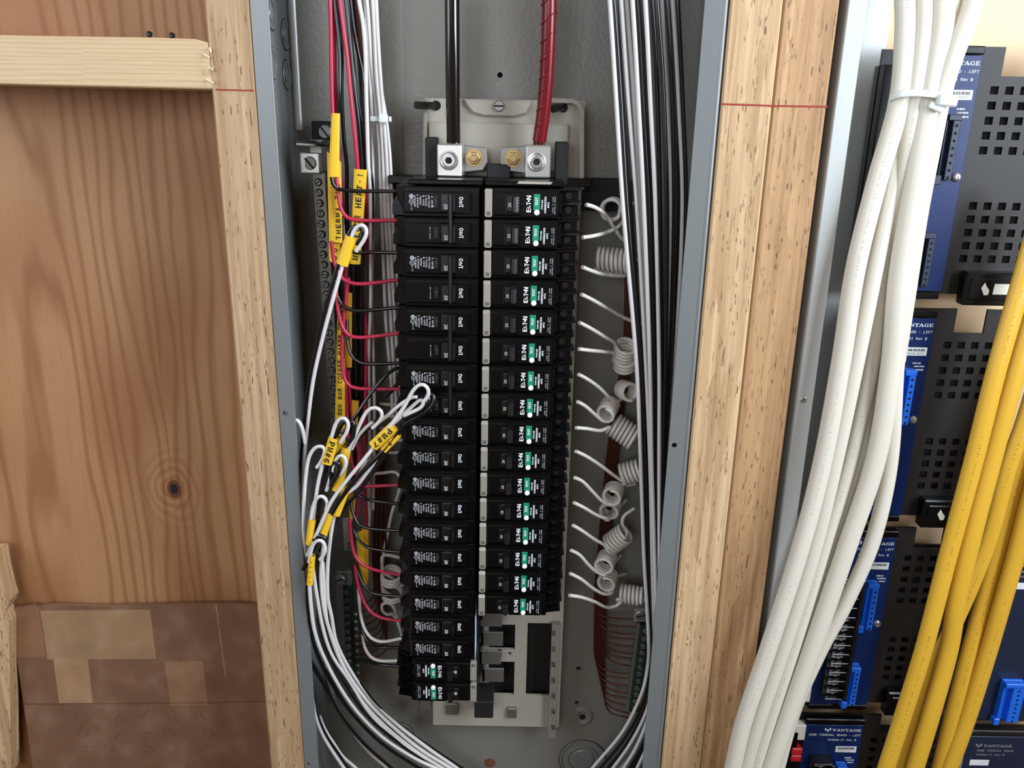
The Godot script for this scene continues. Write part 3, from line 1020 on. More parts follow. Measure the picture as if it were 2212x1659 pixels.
# arc-fault breaker; x runs outward from its clip, y across, z = 0 on the label face
func afci() -> Node3D:
	var t := Node3D.new()
	t.name = "arc_fault_breaker"
	var mb := MB.new()
	mb.span(Vector3(0.0002, -0.01235, -0.062), Vector3(0.0620, 0.01235, -0.0042), 0.0009)
	mb.span(Vector3(0.0068, -0.0099, -0.005), Vector3(0.0612, 0.0099, 0.0), 0.0012)
	mb.span(Vector3(0.0300, -0.0101, -0.004), Vector3(0.0600, 0.0101, 0.0002), 0.0003)
	# terminal end: floor and three thin partitions
	mb.span(Vector3(0.0610, -0.01235, -0.062), Vector3(0.0790, 0.01235, -0.024), 0.0008)
	mb.slab(PackedVector3Array([Vector3(0.061, 0.0123, -0.004), Vector3(0.0655, 0.0123, -0.004), Vector3(0.0665, 0.0123, -0.009), Vector3(0.0800, 0.0123, -0.012), Vector3(0.0805, 0.0123, -0.030), Vector3(0.061, 0.0123, -0.030)]), Vector3(0, -0.0014, 0))
	mb.slab(PackedVector3Array([Vector3(0.061, 0.0010, -0.004), Vector3(0.0690, 0.0010, -0.0045), Vector3(0.0700, 0.0010, -0.008), Vector3(0.0812, 0.0010, -0.011), Vector3(0.0812, 0.0010, -0.030), Vector3(0.061, 0.0010, -0.030)]), Vector3(0, -0.0018, 0))
	mb.slab(PackedVector3Array([Vector3(0.061, -0.0110, -0.004), Vector3(0.0655, -0.0110, -0.004), Vector3(0.0665, -0.0110, -0.009), Vector3(0.0800, -0.0110, -0.012), Vector3(0.0805, -0.0110, -0.030), Vector3(0.061, -0.0110, -0.030)]), Vector3(0, -0.0013, 0))
	mb.span(Vector3(0.0608, -0.0085, -0.016), Vector3(0.0645, 0.0095, -0.0046), 0.001)
	part("case", mb.mesh(), t, mats["black plastic"])
	for s in [0.0057, -0.0060]:
		mb = MB.new()
		screw(mb, Vector3(0.0705, s, -0.026), Vector3(0, 0, 1), 0.0033, 0.007, 0.9, 0.25)
		part("terminal_screw", mb.mesh(), t, mats["dark steel"])
	# metal clip
	mb = MB.new()
	# rounded plate whose upper end is bent back, so that it catches light from above
	mb.slab(PackedVector3Array([Vector3(0.0002, -0.0100, 0.0006), Vector3(0.0010, -0.0113, 0.0006), Vector3(0.0056, -0.0113, 0.0006), Vector3(0.0064, -0.0100, 0.0006), Vector3(0.0064, 0.0092, 0.0006), Vector3(0.0002, 0.0092, 0.0006)]), Vector3(0, 0, -0.006), 0.0005)
	mb.slab(PackedVector3Array([Vector3(0.0002, 0.0088, 0.0006), Vector3(0.0064, 0.0088, 0.0006), Vector3(0.0064, 0.0108, -0.0006), Vector3(0.0056, 0.0117, -0.0014), Vector3(0.0010, 0.0117, -0.0014), Vector3(0.0002, 0.0108, -0.0006)]), Vector3(0, -0.0016, -0.003), 0.0)
	var rc := part("rejection_clip", mb.mesh(), t, mats["clip metal"])
	mb = MB.new()
	var rx := Transform3D(Basis.IDENTITY, Vector3(0.0034, -0.0082, 0.00055))
	mb.lathe([[0.0017, 0.0], [0.0017, 0.0002], [0.0013, 0.0002], [0.0013, 0.0]], rx, 16)
	mb.lathe([[0.0006, 0.0], [0.0006, 0.0002], [0.0, 0.0002]], rx, 8)
	part("stamp", mb.mesh(), rc, mats["dark steel"])
	# handle
	mb = MB.new()
	mb.span(Vector3(0.0186, -0.0064, -0.006), Vector3(0.0232, 0.0064, 0.0018), 0.0006)
	mb.slab(PackedVector3Array([Vector3(0.0228, 0.006, 0.0000), Vector3(0.0238, 0.006, 0.0060), Vector3(0.0262, 0.006, 0.0078), Vector3(0.0285, 0.006, 0.0062), Vector3(0.0292, 0.006, 0.0000)]), Vector3(0, -0.012, 0))
	for k in 5: mb.span(Vector3(0.0274, -0.0056 + k * 0.0024, 0.0058), Vector3(0.0286, -0.0044 + k * 0.0024, 0.0072), 0.0003)
	part("handle", mb.mesh(), t, mats["black gloss"])
	# recess round the handle
	mb = MB.new()
	mb.span(Vector3(0.0174, -0.0076, -0.0002), Vector3(0.0180, 0.0076, 0.0004))
	mb.span(Vector3(0.0304, -0.0062, -0.0002), Vector3(0.0330, -0.0058, 0.0005))
	mb.span(Vector3(0.0304, 0.0003, -0.0002), Vector3(0.0328, 0.0007, 0.0005))
	part("handle_guard", mb.mesh(), t, mats["black gloss"])
	# TEST button
	mb = MB.new()
	mb.span(Vector3(0.0405, -0.0050, 0.0), Vector3(0.0459, 0.0082, 0.0005), 0.0002)
	var tl := part("test_label", mb.mesh(), t, mats["test green"], "green label that reads TEST")
	mb = MB.new()
	mb.lathe([[0.0023, 0.0], [0.0023, 0.0016], [0.0019, 0.0021], [0.0, 0.0022]], Transform3D(Basis.IDENTITY, Vector3(0.0434, -0.0067, 0)), 24)
	part("test_button", mb.mesh(), t, mats["button white"], "round white test button")
	# print
	mb = MB.new()
	var up := Basis(Vector3(0, 0, 1), PI / 2)
	var at := func(x: float, y: float) -> Transform3D: return Transform3D(up, Vector3(x, y, 0.0003))
	letter(mb, "E", "sans bold", at.call(0.0366, -0.0053), 0.0038, 0.0029)
	# the second letter is a bare wedge without a crossbar, as in the logo
	mb.slab(PackedVector3Array([Vector3(0.0348, -0.0025, 0.0004), Vector3(0.0355, -0.0025, 0.0004), Vector3(0.0355, -0.0034, 0.0004), Vector3(0.0384, -0.0034, 0.0004), Vector3(0.0384, -0.0031, 0.0004)]), Vector3(0, 0, -0.0002))
	mb.box(Vector3(0.0376, -0.0018, 0.0003), Vector3(0.0012, 0.0009, 0.0002))
	letter(mb, "T", "sans bold", at.call(0.0366, 0.0004), 0.0038, 0.0025)
	mb.lathe([[0.0008, 0.0], [0.0008, 0.0002], [0, 0.0002]], Transform3D(Basis.IDENTITY, Vector3(0.0366, 0.0025, 0.0003)), 12)
	letter(mb, "N", "sans bold", at.call(0.0366, 0.0052), 0.0038, 0.0034)
	letter(mb, "20", "sans bold", Transform3D(up, Vector3(0.0209, -0.0010, 0.0019)), 0.0025, 0.0034)
	letter(mb, "TYPE BR", "sans bold", at.call(0.0477, -0.0004), 0.0013, 0.0080)
	letter(mb, "COMBINATION", "sans bold", at.call(0.0503, -0.0006), 0.0016, 0.0134)
	letter(mb, "AFCI", "sans bold", at.call(0.0528, -0.0006), 0.0015, 0.0048)
	part("lettering", mb.mesh(), t, mats["print white"])
	mb = MB.new()
	letter(mb, "LOAD", "sans bold", at.call(0.0566, 0.0040), 0.0010, 0.0044)
	letter(mb, "POWER", "sans bold", at.call(0.0583, 0.0038), 0.0010, 0.0052)
	letter(mb, "LOAD", "sans bold", at.call(0.0566, -0.0046), 0.0010, 0.0044)
	letter(mb, "NEUTRAL", "sans bold", at.call(0.0583, -0.0046), 0.0010, 0.0066)
	mb.box(Vector3(0.0575, -0.0003, 0.0003), Vector3(0.0034, 0.0003, 0.0002))
	part("lettering", mb.mesh(), t, mats["print grey"])
	mb = MB.new()
	letter(mb, "TEST", "sans bold", Transform3D(up, Vector3(0.0431, 0.0022, 0.0006)), 0.0023, 0.0066)
	part("lettering", mb.mesh(), tl, mats["print white"])
	return t

# print of an ordinary pole; x runs outward (negative) from the inner edge
func pole_print(t: Node, y: float, full: bool):
	var dn := Basis(Vector3(0, 0, 1), -PI / 2)
	var mb := MB.new()
	letter(mb, "On/I", "sans bold", Transform3D(dn, Vector3(-0.0151, y + 0.0006, 0.0001)), 0.0034, 0.0082)
	letter(mb, "20", "sans bold", Transform3D(dn, Vector3(-0.0276, y - 0.0032, 0.0022)), 0.0030, 0.0042)
	part("lettering", mb.mesh(), t, mats["print white"])
	mb = MB.new()
	letter(mb, "Off/O", "sans", Transform3D(dn, Vector3(-0.0362, y + 0.0006, 0.0003)), 0.0030, 0.0088)
	part("lettering", mb.mesh(), t, mats["print dim"])
	mb = MB.new()
	if full:
		var k := 0
		for q in [[-0.0392, 0.0096], [-0.0418, 0.0094], [-0.0441, 0.0086], [-0.0462, 0.0080], [-0.0487, 0.0074], [-0.0510, 0.0098], [-0.0533, 0.0092]]:
			illegible(mb, Vector3(q[0], y + 0.0056 - q[1] * 0.5, 0.0003), q[1], 0.0017 if k else 0.0021, 60 + k)
			k += 1
		var c := Transform3D(Basis.IDENTITY, Vector3(-0.0562, y + 0.0046, 0.0002))
		mb.lathe([[0.0019, 0.0], [0.0019, 0.0002], [0.0, 0.0002]], c, 18)
		c.origin.y = y + 0.0005
		mb.lathe([[0.0022, 0.0], [0.0022, 0.0002], [0.0016, 0.0002], [0.0016, 0.0]], c, 20)
		mb.box(c.origin + Vector3(0, 0, 0.0001), Vector3(0.0018, 0.0009, 0.0002))
		illegible(mb, Vector3(-0.0562, y - 0.0040, 0.0003), 0.0052, 0.0011, 90)
	else:
		illegible(mb, Vector3(-0.0412, y + 0.0002, 0.0003), 0.0098, 0.0009, 95)
	part("small_print", mb.mesh(), t, mats["print grey"])

func pole_case(mb: MB, y: float, notch := 0.0035):
	# stepped case: inner ledge, label plateau, sloping wire end
	mb.span(Vector3(-0.0640, y - 0.01235, -0.062), Vector3(0.0, y + 0.01235, -0.0045), 0.0009)
	mb.span(Vector3(-0.0630, y - 0.0090, -0.005), Vector3(-0.0072, y + 0.0090, 0.0), 0.0012)
	mb.slab(PackedVector3Array([Vector3(-0.0630, y + 0.0120, -0.010), Vector3(-0.0740 + notch, y + 0.0120, -0.012), Vector3(-0.0735 + notch * 0.8, y + 0.0040, -0.014), Vector3(-0.0745, y - 0.0040, -0.016), Vector3(-0.0745, y - 0.0120, -0.016), Vector3(-0.0630, y - 0.0120, -0.010)]), Vector3(0, 0, -0.044))
	# raised rim round the On/I field and the wire notch at the end
	mb.span(Vector3(-0.0079, y - 0.0082, -0.0005), Vector3(-0.0073, y + 0.0082, 0.0007))
	mb.span(Vector3(-0.0190, y + 0.0078, -0.0005), Vector3(-0.0075, y + 0.0083, 0.0006))
	mb.span(Vector3(-0.0190, y - 0.0083, -0.0005), Vector3(-0.0075, y - 0.0078, 0.0006))

func single_pole() -> Node3D:
	var t := Node3D.new()
	t.name = "single_pole_breaker"
	var mb := MB.new()
	pole_case(mb, 0.0, 0.0085)
	part("case", mb.mesh(), t, mats["black plastic"])
	mb = MB.new()
	mb.span(Vector3(-0.0318, -0.0074, -0.004), Vector3(-0.0232, 0.0072, 0.0020), 0.0007)
	mb.slab(PackedVector3Array([Vector3(-0.0236, 0.0058, 0.000), Vector3(-0.0226, 0.0058, 0.0058), Vector3(-0.0206, 0.0058, 0.0060), Vector3(-0.0196, 0.0058, 0.000)]), Vector3(0, -0.0116, 0))
	part("handle", mb.mesh(), t, mats["black gloss"])
	pole_print(t, 0.0, true)
	return t

func double_pole() -> Node3D:
	var t := Node3D.new()
	t.name = "double_pole_breaker"
	var mb := MB.new()
	pole_case(mb, ROW * 0.5 - 0.0001)
	pole_case(mb, -ROW * 0.5 + 0.0001)
	part("case", mb.mesh(), t, mats["black plastic"])
	for s in [-0.5, 0.5]:
		mb = MB.new()
		mb.span(Vector3(-0.0318, ROW * s - 0.0070, -0.004), Vector3(-0.0252, ROW * s + 0.0070, 0.0020), 0.0007)
		mb.slab(PackedVector3Array([Vector3(-0.0222, ROW * s + 0.0062, 0.000), Vector3(-0.0218, ROW * s + 0.0062, 0.0052), Vector3(-0.0200, ROW * s + 0.0062, 0.0050), Vector3(-0.0192, ROW * s + 0.0062, 0.000)]), Vector3(0, -0.0124, 0))
		part("handle", mb.mesh(), t, mats["black gloss"])
	mb = MB.new()
	mb.span(Vector3(-0.0252, -ROW * 0.5 - 0.0078, -0.001), Vector3(-0.0226, ROW * 0.5 + 0.0076, 0.0062), 0.0008)
	part("handle_tie", mb.mesh(), t, mats["black gloss"], "bar joining the two handles")
	pole_print(t, ROW * 0.5, true)
	pole_print(t, -ROW * 0.5, false)
	return t

func row_y(k: float) -> float:
	return ROW_TOP - ROW * k

func put_copy(proto: Node3D, label: String, category: String, group: String, at: Vector3, turn := 0.0) -> Node3D:
	var r: Node3D = proto.duplicate()
	r.name = numbered(String(proto.name))
	add_child(r, true)
	r.position = at
	r.rotation.z = turn
	tag(r, label, category, group)
	return r

func breakers():
	var a := afci()
	for k in 16:
		var where: String = " from the top of the right-hand column"
		if k == 15: where = ", lowest of the right-hand column"
		elif k == 0: where = ", topmost of the right-hand column"
		var lab: String = "black arc-fault breaker with green test label" + where if k in [0, 15] else "black arc-fault breaker with green test label, " + nth[k] + where
		put_copy(a, lab, "circuit breaker", "arc-fault breakers of the right-hand column", Vector3(-0.0021 - 0.0002 * k, row_y(k + 0.5), FACE))
	for k in 2:
		put_copy(a, "upside-down arc-fault breaker with bright clip, " + ["second lowest", "lowest"][k] + " of the left-hand column", "circuit breaker", "arc-fault breakers under the left-hand column", P(1029.5, 1449 + k * 46, FACE) * Vector3(1, 0, 1) + Vector3(0, row_y(18.5 + k), 0), PI)
	a.free()
	var d := double_pole()
	for k in 4:
		put_copy(d, ["topmost", "second", "third", "fourth"][k] + " black double-pole breaker with tied handles in the left-hand column", "circuit breaker", "double-pole breakers of the left-hand column", Vector3(-0.0062 - 0.0003 * k, row_y(2 * k + 1), FACE))
	d.free()
	var s := single_pole()
	for k in 10:
		var b := put_copy(s, "black single-pole breaker marked On/I, " + nth[k] + " below the double-pole breakers", "circuit breaker", "single-pole breakers of the left-hand column", Vector3(-0.0074 - 0.0001 * k, row_y(8.5 + k), FACE))
		if k >= 8:
			var mb := MB.new()
			mb.span(Vector3(0.0001, -0.0118, -0.024), Vector3(0.0007, 0.0118, -0.0012), 0.0002)
			part("end_sticker", mb.mesh(), b, mats["sticker blue"], "pale sticker on the breaker's inner end")
	s.free()
	# pale strip label above the right-hand column
	var mb := MB.new()
	var f := PackedVector3Array([P(1121, 391.5, -0.012), P(1194, 393.5, -0.012), P(1190, 398.5, -0.012), P(1117, 397, -0.012)])
	mb.slab(f, Vector3(0, 0, -0.002))
	solo("label_strip", mb.mesh(), mats["pan plastic"], "blank pale strip above the topmost arc-fault breaker", "label")
	# top cap of the two columns
	mb = MB.new()
	mb.span(Vector3(-0.0660, row_y(0) + 0.0008, -0.062), Vector3(-0.0040, row_y(0) + 0.0052, -0.014), 0.001)
	mb.span(Vector3(-0.0020, row_y(0) + 0.0008, -0.062), Vector3(0.0640, row_y(0) + 0.0052, -0.014), 0.001)
	mb.span(Vector3(-0.0880, row_y(0) - 0.002, -0.075), Vector3(0.0900, row_y(0) + 0.0052, -0.055), 0.001)
	solo("filler_cap", mb.mesh(), mats["black plastic"], "black filler strip across the tops of both breaker columns", "filler strip")

# ---------------------------------------------------------------- main cables and lugs
func feeders():
	for side in 2:
		var red := side == 1
		var at := P(1160, 348, -0.045) if red else P(971, 345, -0.045)
		var t := thing("main_lug", ("aluminium main lug clamping the red-taped cable" if red else "aluminium main lug clamping the black cable"), "cable lug", at, "main lugs above the breakers")
		var mb := MB.new()
		mb.box(Vector3(0.001 if red else 0.0, -0.0005, -0.008), Vector3(0.0215, 0.0272, 0.020), 0.0012, Transform3D(Basis(Vector3(0, 1, 0), 0.12 if red else -0.08)))
		part("lug_body", mb.mesh(), t, mats["aluminium"])
		mb = MB.new()
		var x := Transform3D(face_to(Vector3(0.03 if red else -0.03, 0, 1)), Vector3(-0.0005, -0.0005, 0.0022))
		mb.lathe([[0.0082, 0.0], [0.0080, 0.0010], [0.0068, 0.0013], [0.0062, 0.0005], [0.0050, 0.0008], [0.0030, 0.0008]], x, 28)
		mb.lathe([[0.0030, 0.0008], [0.0026, -0.003], [0.0, -0.003]], x, 6)
		var ss := part("set_screw", mb.mesh(), t, mats["bright steel"], "hex socket set screw")
		mb = MB.new()
		mb.lathe([[0.0029, 0.0010], [0.0025, 0.0003], [0.0, 0.0003]], x, 6)
		part("hex_socket", mb.mesh(), ss, mats["hole shade"])
		# bus tongue and brass bolt
		mb = MB.new()
		var sx := -1.0 if red else 1.0
		mb.slab(PackedVector3Array([Vector3(sx * 0.010, -0.011, -0.012), Vector3(sx * 0.028, -0.009, -0.012), Vector3(sx * 0.032, -0.002, -0.012), Vector3(sx * 0.031, 0.010, -0.012), Vector3(sx * 0.010, 0.012, -0.012)]), Vector3(0, 0, -0.003), 0.0005)
		part("bus_tongue", mb.mesh(), t, mats["dull steel"])
		mb = MB.new()
		x = Transform3D(Basis.IDENTITY, Vector3(sx * 0.0205, 0.0015, -0.012))
		mb.lathe([[0.0075, 0.0], [0.0075, 0.0012], [0.0, 0.0012]], x, 22)
		mb.lathe([[0.0058, 0.0012], [0.0058, 0.0052], [0.0050, 0.0058], [0.0, 0.0058]], x, 6)
		mb.lathe([[0.0032, 0.0058], [0.0032, 0.0090], [0.0026, 0.0096], [0.0, 0.0096]], x, 16)
		part("brass_bolt", mb.mesh(), t, mats["brass"], "brass bolt and nut")
	var t := thing("main_cable", "thick black main cable hanging into the lug above the breakers", "cable", P(977, 100, -0.04))
	var o := t.position
	var mb := MB.new()
	mb.tube(smooth(PP([[976, -60, -34], [977, 60, -38], [978, 180, -44], [980, 308, -51]])), 0.0060, 18)
	for i in mb.v.size(): mb.v[i] -= o
	part("jacket", mb.mesh(), t, mats["cable black"])
	mb = MB.new()
	mb.tube(smooth(PP([[980, 300, -51], [979, 330, -53]])), 0.0050, 12)
	for i in mb.v.size(): mb.v[i] -= o
	part("bare_strands", mb.mesh(), t, mats["aluminium"])
	t = thing("main_cable", "thick main cable wrapped in red tape above the lug with copper strands", "cable", P(1185, 100, -0.04))
	o = t.position
	mb = MB.new()
	var path := smooth(PP([[1187, -60, -34], [1186, 40, -36], [1181, 160, -42], [1173, 250, -47], [1165, 304, -50]]), 0.003)
	mb.tube(path, 0.0059, 18)
	for i in mb.v.size(): mb.v[i] -= o
	part("jacket", mb.mesh(), t, mats["tape red"])
	# tape turns: thin overlapping ridges
	mb = MB.new()
	for k in 9:
		var q := path[int((k + 0.6) / 9.5 * (path.size() - 1))] - o
		var ring := PackedVector3Array()
		for s in 19:
			var u := TAU * s / 18.0
			ring.append(q + Vector3(cos(u) * 0.00605, 0.005 * cos(u * 1.0), sin(u) * 0.00605))
		mb.tube(ring, 0.00016, 4, 0.0012, Vector3(0, 1, 0), false)
	part("tape_edge", mb.mesh(), t, mats["tape red"])
	for k in 9:
		mb = MB.new()
		var u := TAU * k / 9.0
		var w := Vector3(cos(u) * 0.0040, 0, sin(u) * 0.0040)
		mb.tube(PackedVector3Array([P(1165, 300, -0.05) + w - o, P(1164, 318, -0.0505) + w - o, P(1162, 336, -0.052) + w * 0.8 - o]), 0.0013, 6)
		part("bare_strand", mb.mesh(), t, mats["copper"])

# ---------------------------------------------------------------- wires
func local_path(path: PackedVector3Array, o: Vector3) -> PackedVector3Array:
	var out := PackedVector3Array()
	for p in path: out.append(p - o)
	return out

# wires that leave the photograph go on for a hand's breadth outside it
func run_on(p: PackedVector3Array, pts: Array) -> PackedVector3Array:
	if pts[0][1] < -30:
		p.insert(0, p[0] + Vector3((p[0].x - p[1].x) * 0.5, 0.10, 0.0))
	var k := p.size()
	if pts[-1][1] > 1660:
		var d := (p[k - 1] - p[k - 2]).normalized()
		var q := p[k - 1] + d * 0.045 + Vector3(0, -0.005, 0)
		q.z = maxf(q.z, -0.090)
		p.append(q)
		q += d * 0.03 + Vector3(0, -0.035, 0)
		q.z = maxf(q.z, -0.091)
		p.append(q)
	return p

# one insulated wire through points [px, py, z in mm]
func wire(kind: String, pts: Array, label: String, group := "", r := 0.0017, called := "") -> MeshInstance3D:
	var path := smooth(run_on(PP(pts), pts))
	var o := path[path.size() / 2]
	var mb := MB.new()
	mb.tube(local_path(path, o), r, 8)
	var m := solo(called if called else kind + "_wire", mb.mesh(), mats["wire " + kind] if mats.has("wire " + kind) else mats[kind], label, "wire", group)
	m.position = o
	return m

func bar_screw(t: Node, at: Vector3, sd: int):
	var mb := MB.new()
	screw(mb, at, Vector3(-0.15, 0, 1), 0.0028, 0.0016 + 0.0006 * (sd % 3), 0.7 + sd * 1.3, 0.3)
	var s := part("terminal_screw", mb.mesh(), t, mats["dull steel"])
	mb = MB.new()
	mb.lathe([[0.0036, 0.0], [0.0035, 0.0003], [0.0026, 0.0003]], Transform3D(Basis.IDENTITY, at), 16)
	mb.box(Vector3(0, 0, 0.0017 + 0.0006 * (sd % 3)), Vector3(0.0048, 0.0009, 0.0002), 0, Transform3D(face_to(Vector3(-0.15, 0, 1), 0.7 + sd * 1.3), at))
	part("screw_recess", mb.mesh(), s, mats["hole shade"])

func ground_bars():
	# upper left neutral bar with its row of screws
	var a := P(690, 372, -0.066)
	var b := P(731, 945, -0.066)
	var o := (a + b) * 0.5
	var t := thing("neutral_bar", "long aluminium neutral bar with a row of screws along the left wall", "terminal bar", o)
	var dir := (a - b).normalized()
	var x := Transform3D(Basis(dir.cross(Vector3.BACK), dir, Vector3.BACK), Vector3.ZERO)
	var mb := MB.new()
	mb.box(Vector3.ZERO, Vector3(0.0115, (a - b).length(), 0.0095), 0.0006, x)
	part("bar", mb.mesh(), t, mats["bar dark"])
	var n := 27
	for k in n:
		bar_screw(t, a.lerp(b, (k + 0.9) / (n + 0.6)) - o + Vector3(-0.0004, 0, 0.0047), k)
	mb = MB.new()
	mb.box(Vector3(0.0035, 0, -0.012), Vector3(0.010, (a - b).length(), 0.014), 0.001, x)
	part("standoff", mb.mesh(), t, mats["black matt"])
	# its lug
	var c := P(670, 352, -0.055)
	t = thing("neutral_lug", "square aluminium lug with a slotted screw atop the neutral bar", "cable lug", c)
	mb = MB.new()
	mb.box(Vector3(0, 0, -0.006), Vector3(0.0165, 0.0175, 0.016), 0.0008, Transform3D(Basis(Vector3(0, 1, 0), 0.1)))
	part("lug_body", mb.mesh(), t, mats["aluminium"])
	mb = MB.new()
	screw(mb, Vector3(0, 0, 0.0016), Vector3(-0.1, 0, 1), 0.0058, 0.0012, -0.75, 0.16)
	part("slotted_screw", mb.mesh(), t, mats["dull steel"])
	mb = MB.new()
	mb.box(Vector3(-0.0001, 0, 0.0029), Vector3(0.0108, 0.0016, 0.0002), 0, Transform3D(face_to(Vector3(-0.1, 0, 1), -0.85), Vector3.ZERO))
	part("screw_slot", mb.mesh(), t, mats["hole shade"])
	mb = MB.new()
	mb.box(Vector3(0.005, 0.0135, -0.008), Vector3(0.011, 0.012, 0.012), 0.0008)
	part("upper_tab", mb.mesh(), t, mats["dull steel"])
	# bent bracket with its screw
	c = P(690, 300, -0.075)
	t = thing("bar_bracket", "dark bent bracket with a round screw above the neutral lug", "bracket", c)
	mb = MB.new()
	mb.slab(PackedVector3Array([P(634, 306, -0.04) - c, P(668, 303, -0.060) - c, P(712, 302, -0.070) - c, P(712, 313, -0.052) - c, P(678, 311, -0.042) - c, P(640, 309, -0.034) - c]), Vector3(0.0, -0.0016, 0.0002), 0.0)
	part("bent_plate", mb.mesh(), t, mats["dark steel"])
	mb = MB.new()
	mb.span(P(680, 310, -0.094) - c, P(718, 262, -0.0845) - c, 0.001)
	part("backing_plate", mb.mesh(), t, mats["black matt"])
	mb = MB.new()
	screw(mb, P(703, 285, -0.083) - c, Vector3(-0.2, 0.1, 1), 0.0062, 0.0026, -0.7, 0.14)
	part("screw", mb.mesh(), t, mats["dull steel"])
	mb = MB.new()
	mb.box(Vector3(0, 0, 0.0027), Vector3(0.0110, 0.0014, 0.0003), 0, Transform3D(face_to(Vector3(-0.2, 0.1, 1), -0.85), P(703, 285, -0.083) - c))
	part("screw_slot", mb.mesh(), t, mats["hole shade"])
	# lower left bar
	a = P(752, 1262, -0.07)
	b = P(762, 1500, -0.07)
	o = (a + b) * 0.5
	t = thing("ground_bar", "short dark ground bar low on the left wall, wires entering its side", "terminal bar", o)
	dir = (a - b).normalized()
	x = Transform3D(Basis(dir.cross(Vector3.BACK), dir, Vector3.BACK), Vector3.ZERO)
	mb = MB.new()
	mb.box(Vector3.ZERO, Vector3(0.0095, (a - b).length(), 0.009), 0.0006, x)
	part("bar", mb.mesh(), t, mats["bar green"])
	for k in 14: bar_screw(t, a.lerp(b, (k + 0.7) / 14.6) - o + Vector3(-0.001, 0, 0.0044), k)
	for k in 11:
		mb = MB.new()
		var q := a.lerp(b, (k + 4) / 15.0) - o + Vector3(0.0046, 0, -0.002)
		mb.lathe([[0.0024, 0.0], [0.0024, 0.004], [0.0015, 0.004], [0.0015, 0.001]], Transform3D(face_to(Vector3(1, 0, 0)), q), 10)
		part("wire_port", mb.mesh(), t, mats["dull steel"])
	c = P(749, 1154, -0.074)
	t = thing("bar_label", "pale upright label strip above the lower left ground lug, dark print at its foot", "label", c)
	mb = MB.new()
	mb.span(Vector3(-0.0036, -0.0185, -0.001), Vector3(0.0036, 0.0185, 0.0), 0.0003)
	part("strip", mb.mesh(), t, mats["pan plastic"])
	mb = MB.new()
	for q in [-0.0150, -0.0105]: illegible(mb, Vector3(0.0018, q, 0.0001), 0.0030, 0.0028, 7)
	part("label_print", mb.mesh(), t, mats["print black"])
	c = P(740, 1248, -0.062)
	t = thing("ground_lug", "dull lug with a slotted screw atop the lower left ground bar", "cable lug", c)
	mb = MB.new()
	mb.box(Vector3(0.002, 0, -0.005), Vector3(0.015, 0.0165, 0.014), 0.0008)
	part("lug_body", mb.mesh(), t, mats["dull steel"])
	mb = MB.new()
	screw(mb, Vector3(-0.001, 0, 0.002), Vector3(-0.35, 0, 1), 0.0058, 0.003, 0.4, 0.18)
	part("slotted_screw", mb.mesh(), t, mats["dull steel"])
	mb = MB.new()
	mb.box(Vector3(0, 0, 0.0031), Vector3(0.0105, 0.0015, 0.0003), 0, Transform3D(face_to(Vector3(-0.35, 0, 1), 0.4), Vector3(-0.001, 0, 0.002)))
	part("screw_slot", mb.mesh(), t, mats["hole shade"])
	# right bar
	a = P(1389, 1346, -0.066)
	b = P(1364, 1532, -0.066)
	o = (a + b) * 0.5
	t = thing("ground_bar", "dark ground bar low on the right wall, bare copper wires entering its side", "terminal bar", o)
	dir = (a - b).normalized()
	x = Transform3D(Basis(dir.cross(Vector3.BACK), dir, Vector3.BACK), Vector3.ZERO)
	mb = MB.new()
	mb.box(Vector3(0.002, 0, 0), Vector3(0.0105, (a - b).length(), 0.010), 0.0006, x)
	part("bar", mb.mesh(), t, mats["bar green"])
	mb = MB.new()
	mb.box(Vector3(-0.0045, 0, -0.0015), Vector3(0.003, (a - b).length(), 0.008), 0.0004, x)
	part("bar_edge", mb.mesh(), t, mats["dull steel"])
	for k in 12: bar_screw(t, a.lerp(b, (k + 0.7) / 12.4) - o + Vector3(0.002, 0, 0.005), k)
	c = P(1383, 1328, -0.062)
	t = thing("ground_lug", "pale square lug with a slotted screw atop the right ground bar", "cable lug", c)
	mb = MB.new()
	mb.box(Vector3(0.0, 0, -0.005), Vector3(0.0125, 0.0155, 0.013), 0.0008)
	part("lug_body", mb.mesh(), t, mats["aluminium"])
	mb = MB.new()
	screw(mb, Vector3(0.0, 0, 0.0015), Vector3(0, 0, 1), 0.0052, 0.0012, 0.15, 0.16)
	part("slotted_screw", mb.mesh(), t, mats["dull steel"])
	mb = MB.new()
	mb.box(Vector3(0, 0, 0.0028), Vector3(0.0098, 0.0014, 0.0003), 0, Transform3D(Basis(Vector3(0, 0, 1), 0.2), Vector3.ZERO))
	part("screw_slot", mb.mesh(), t, mats["hole shade"])

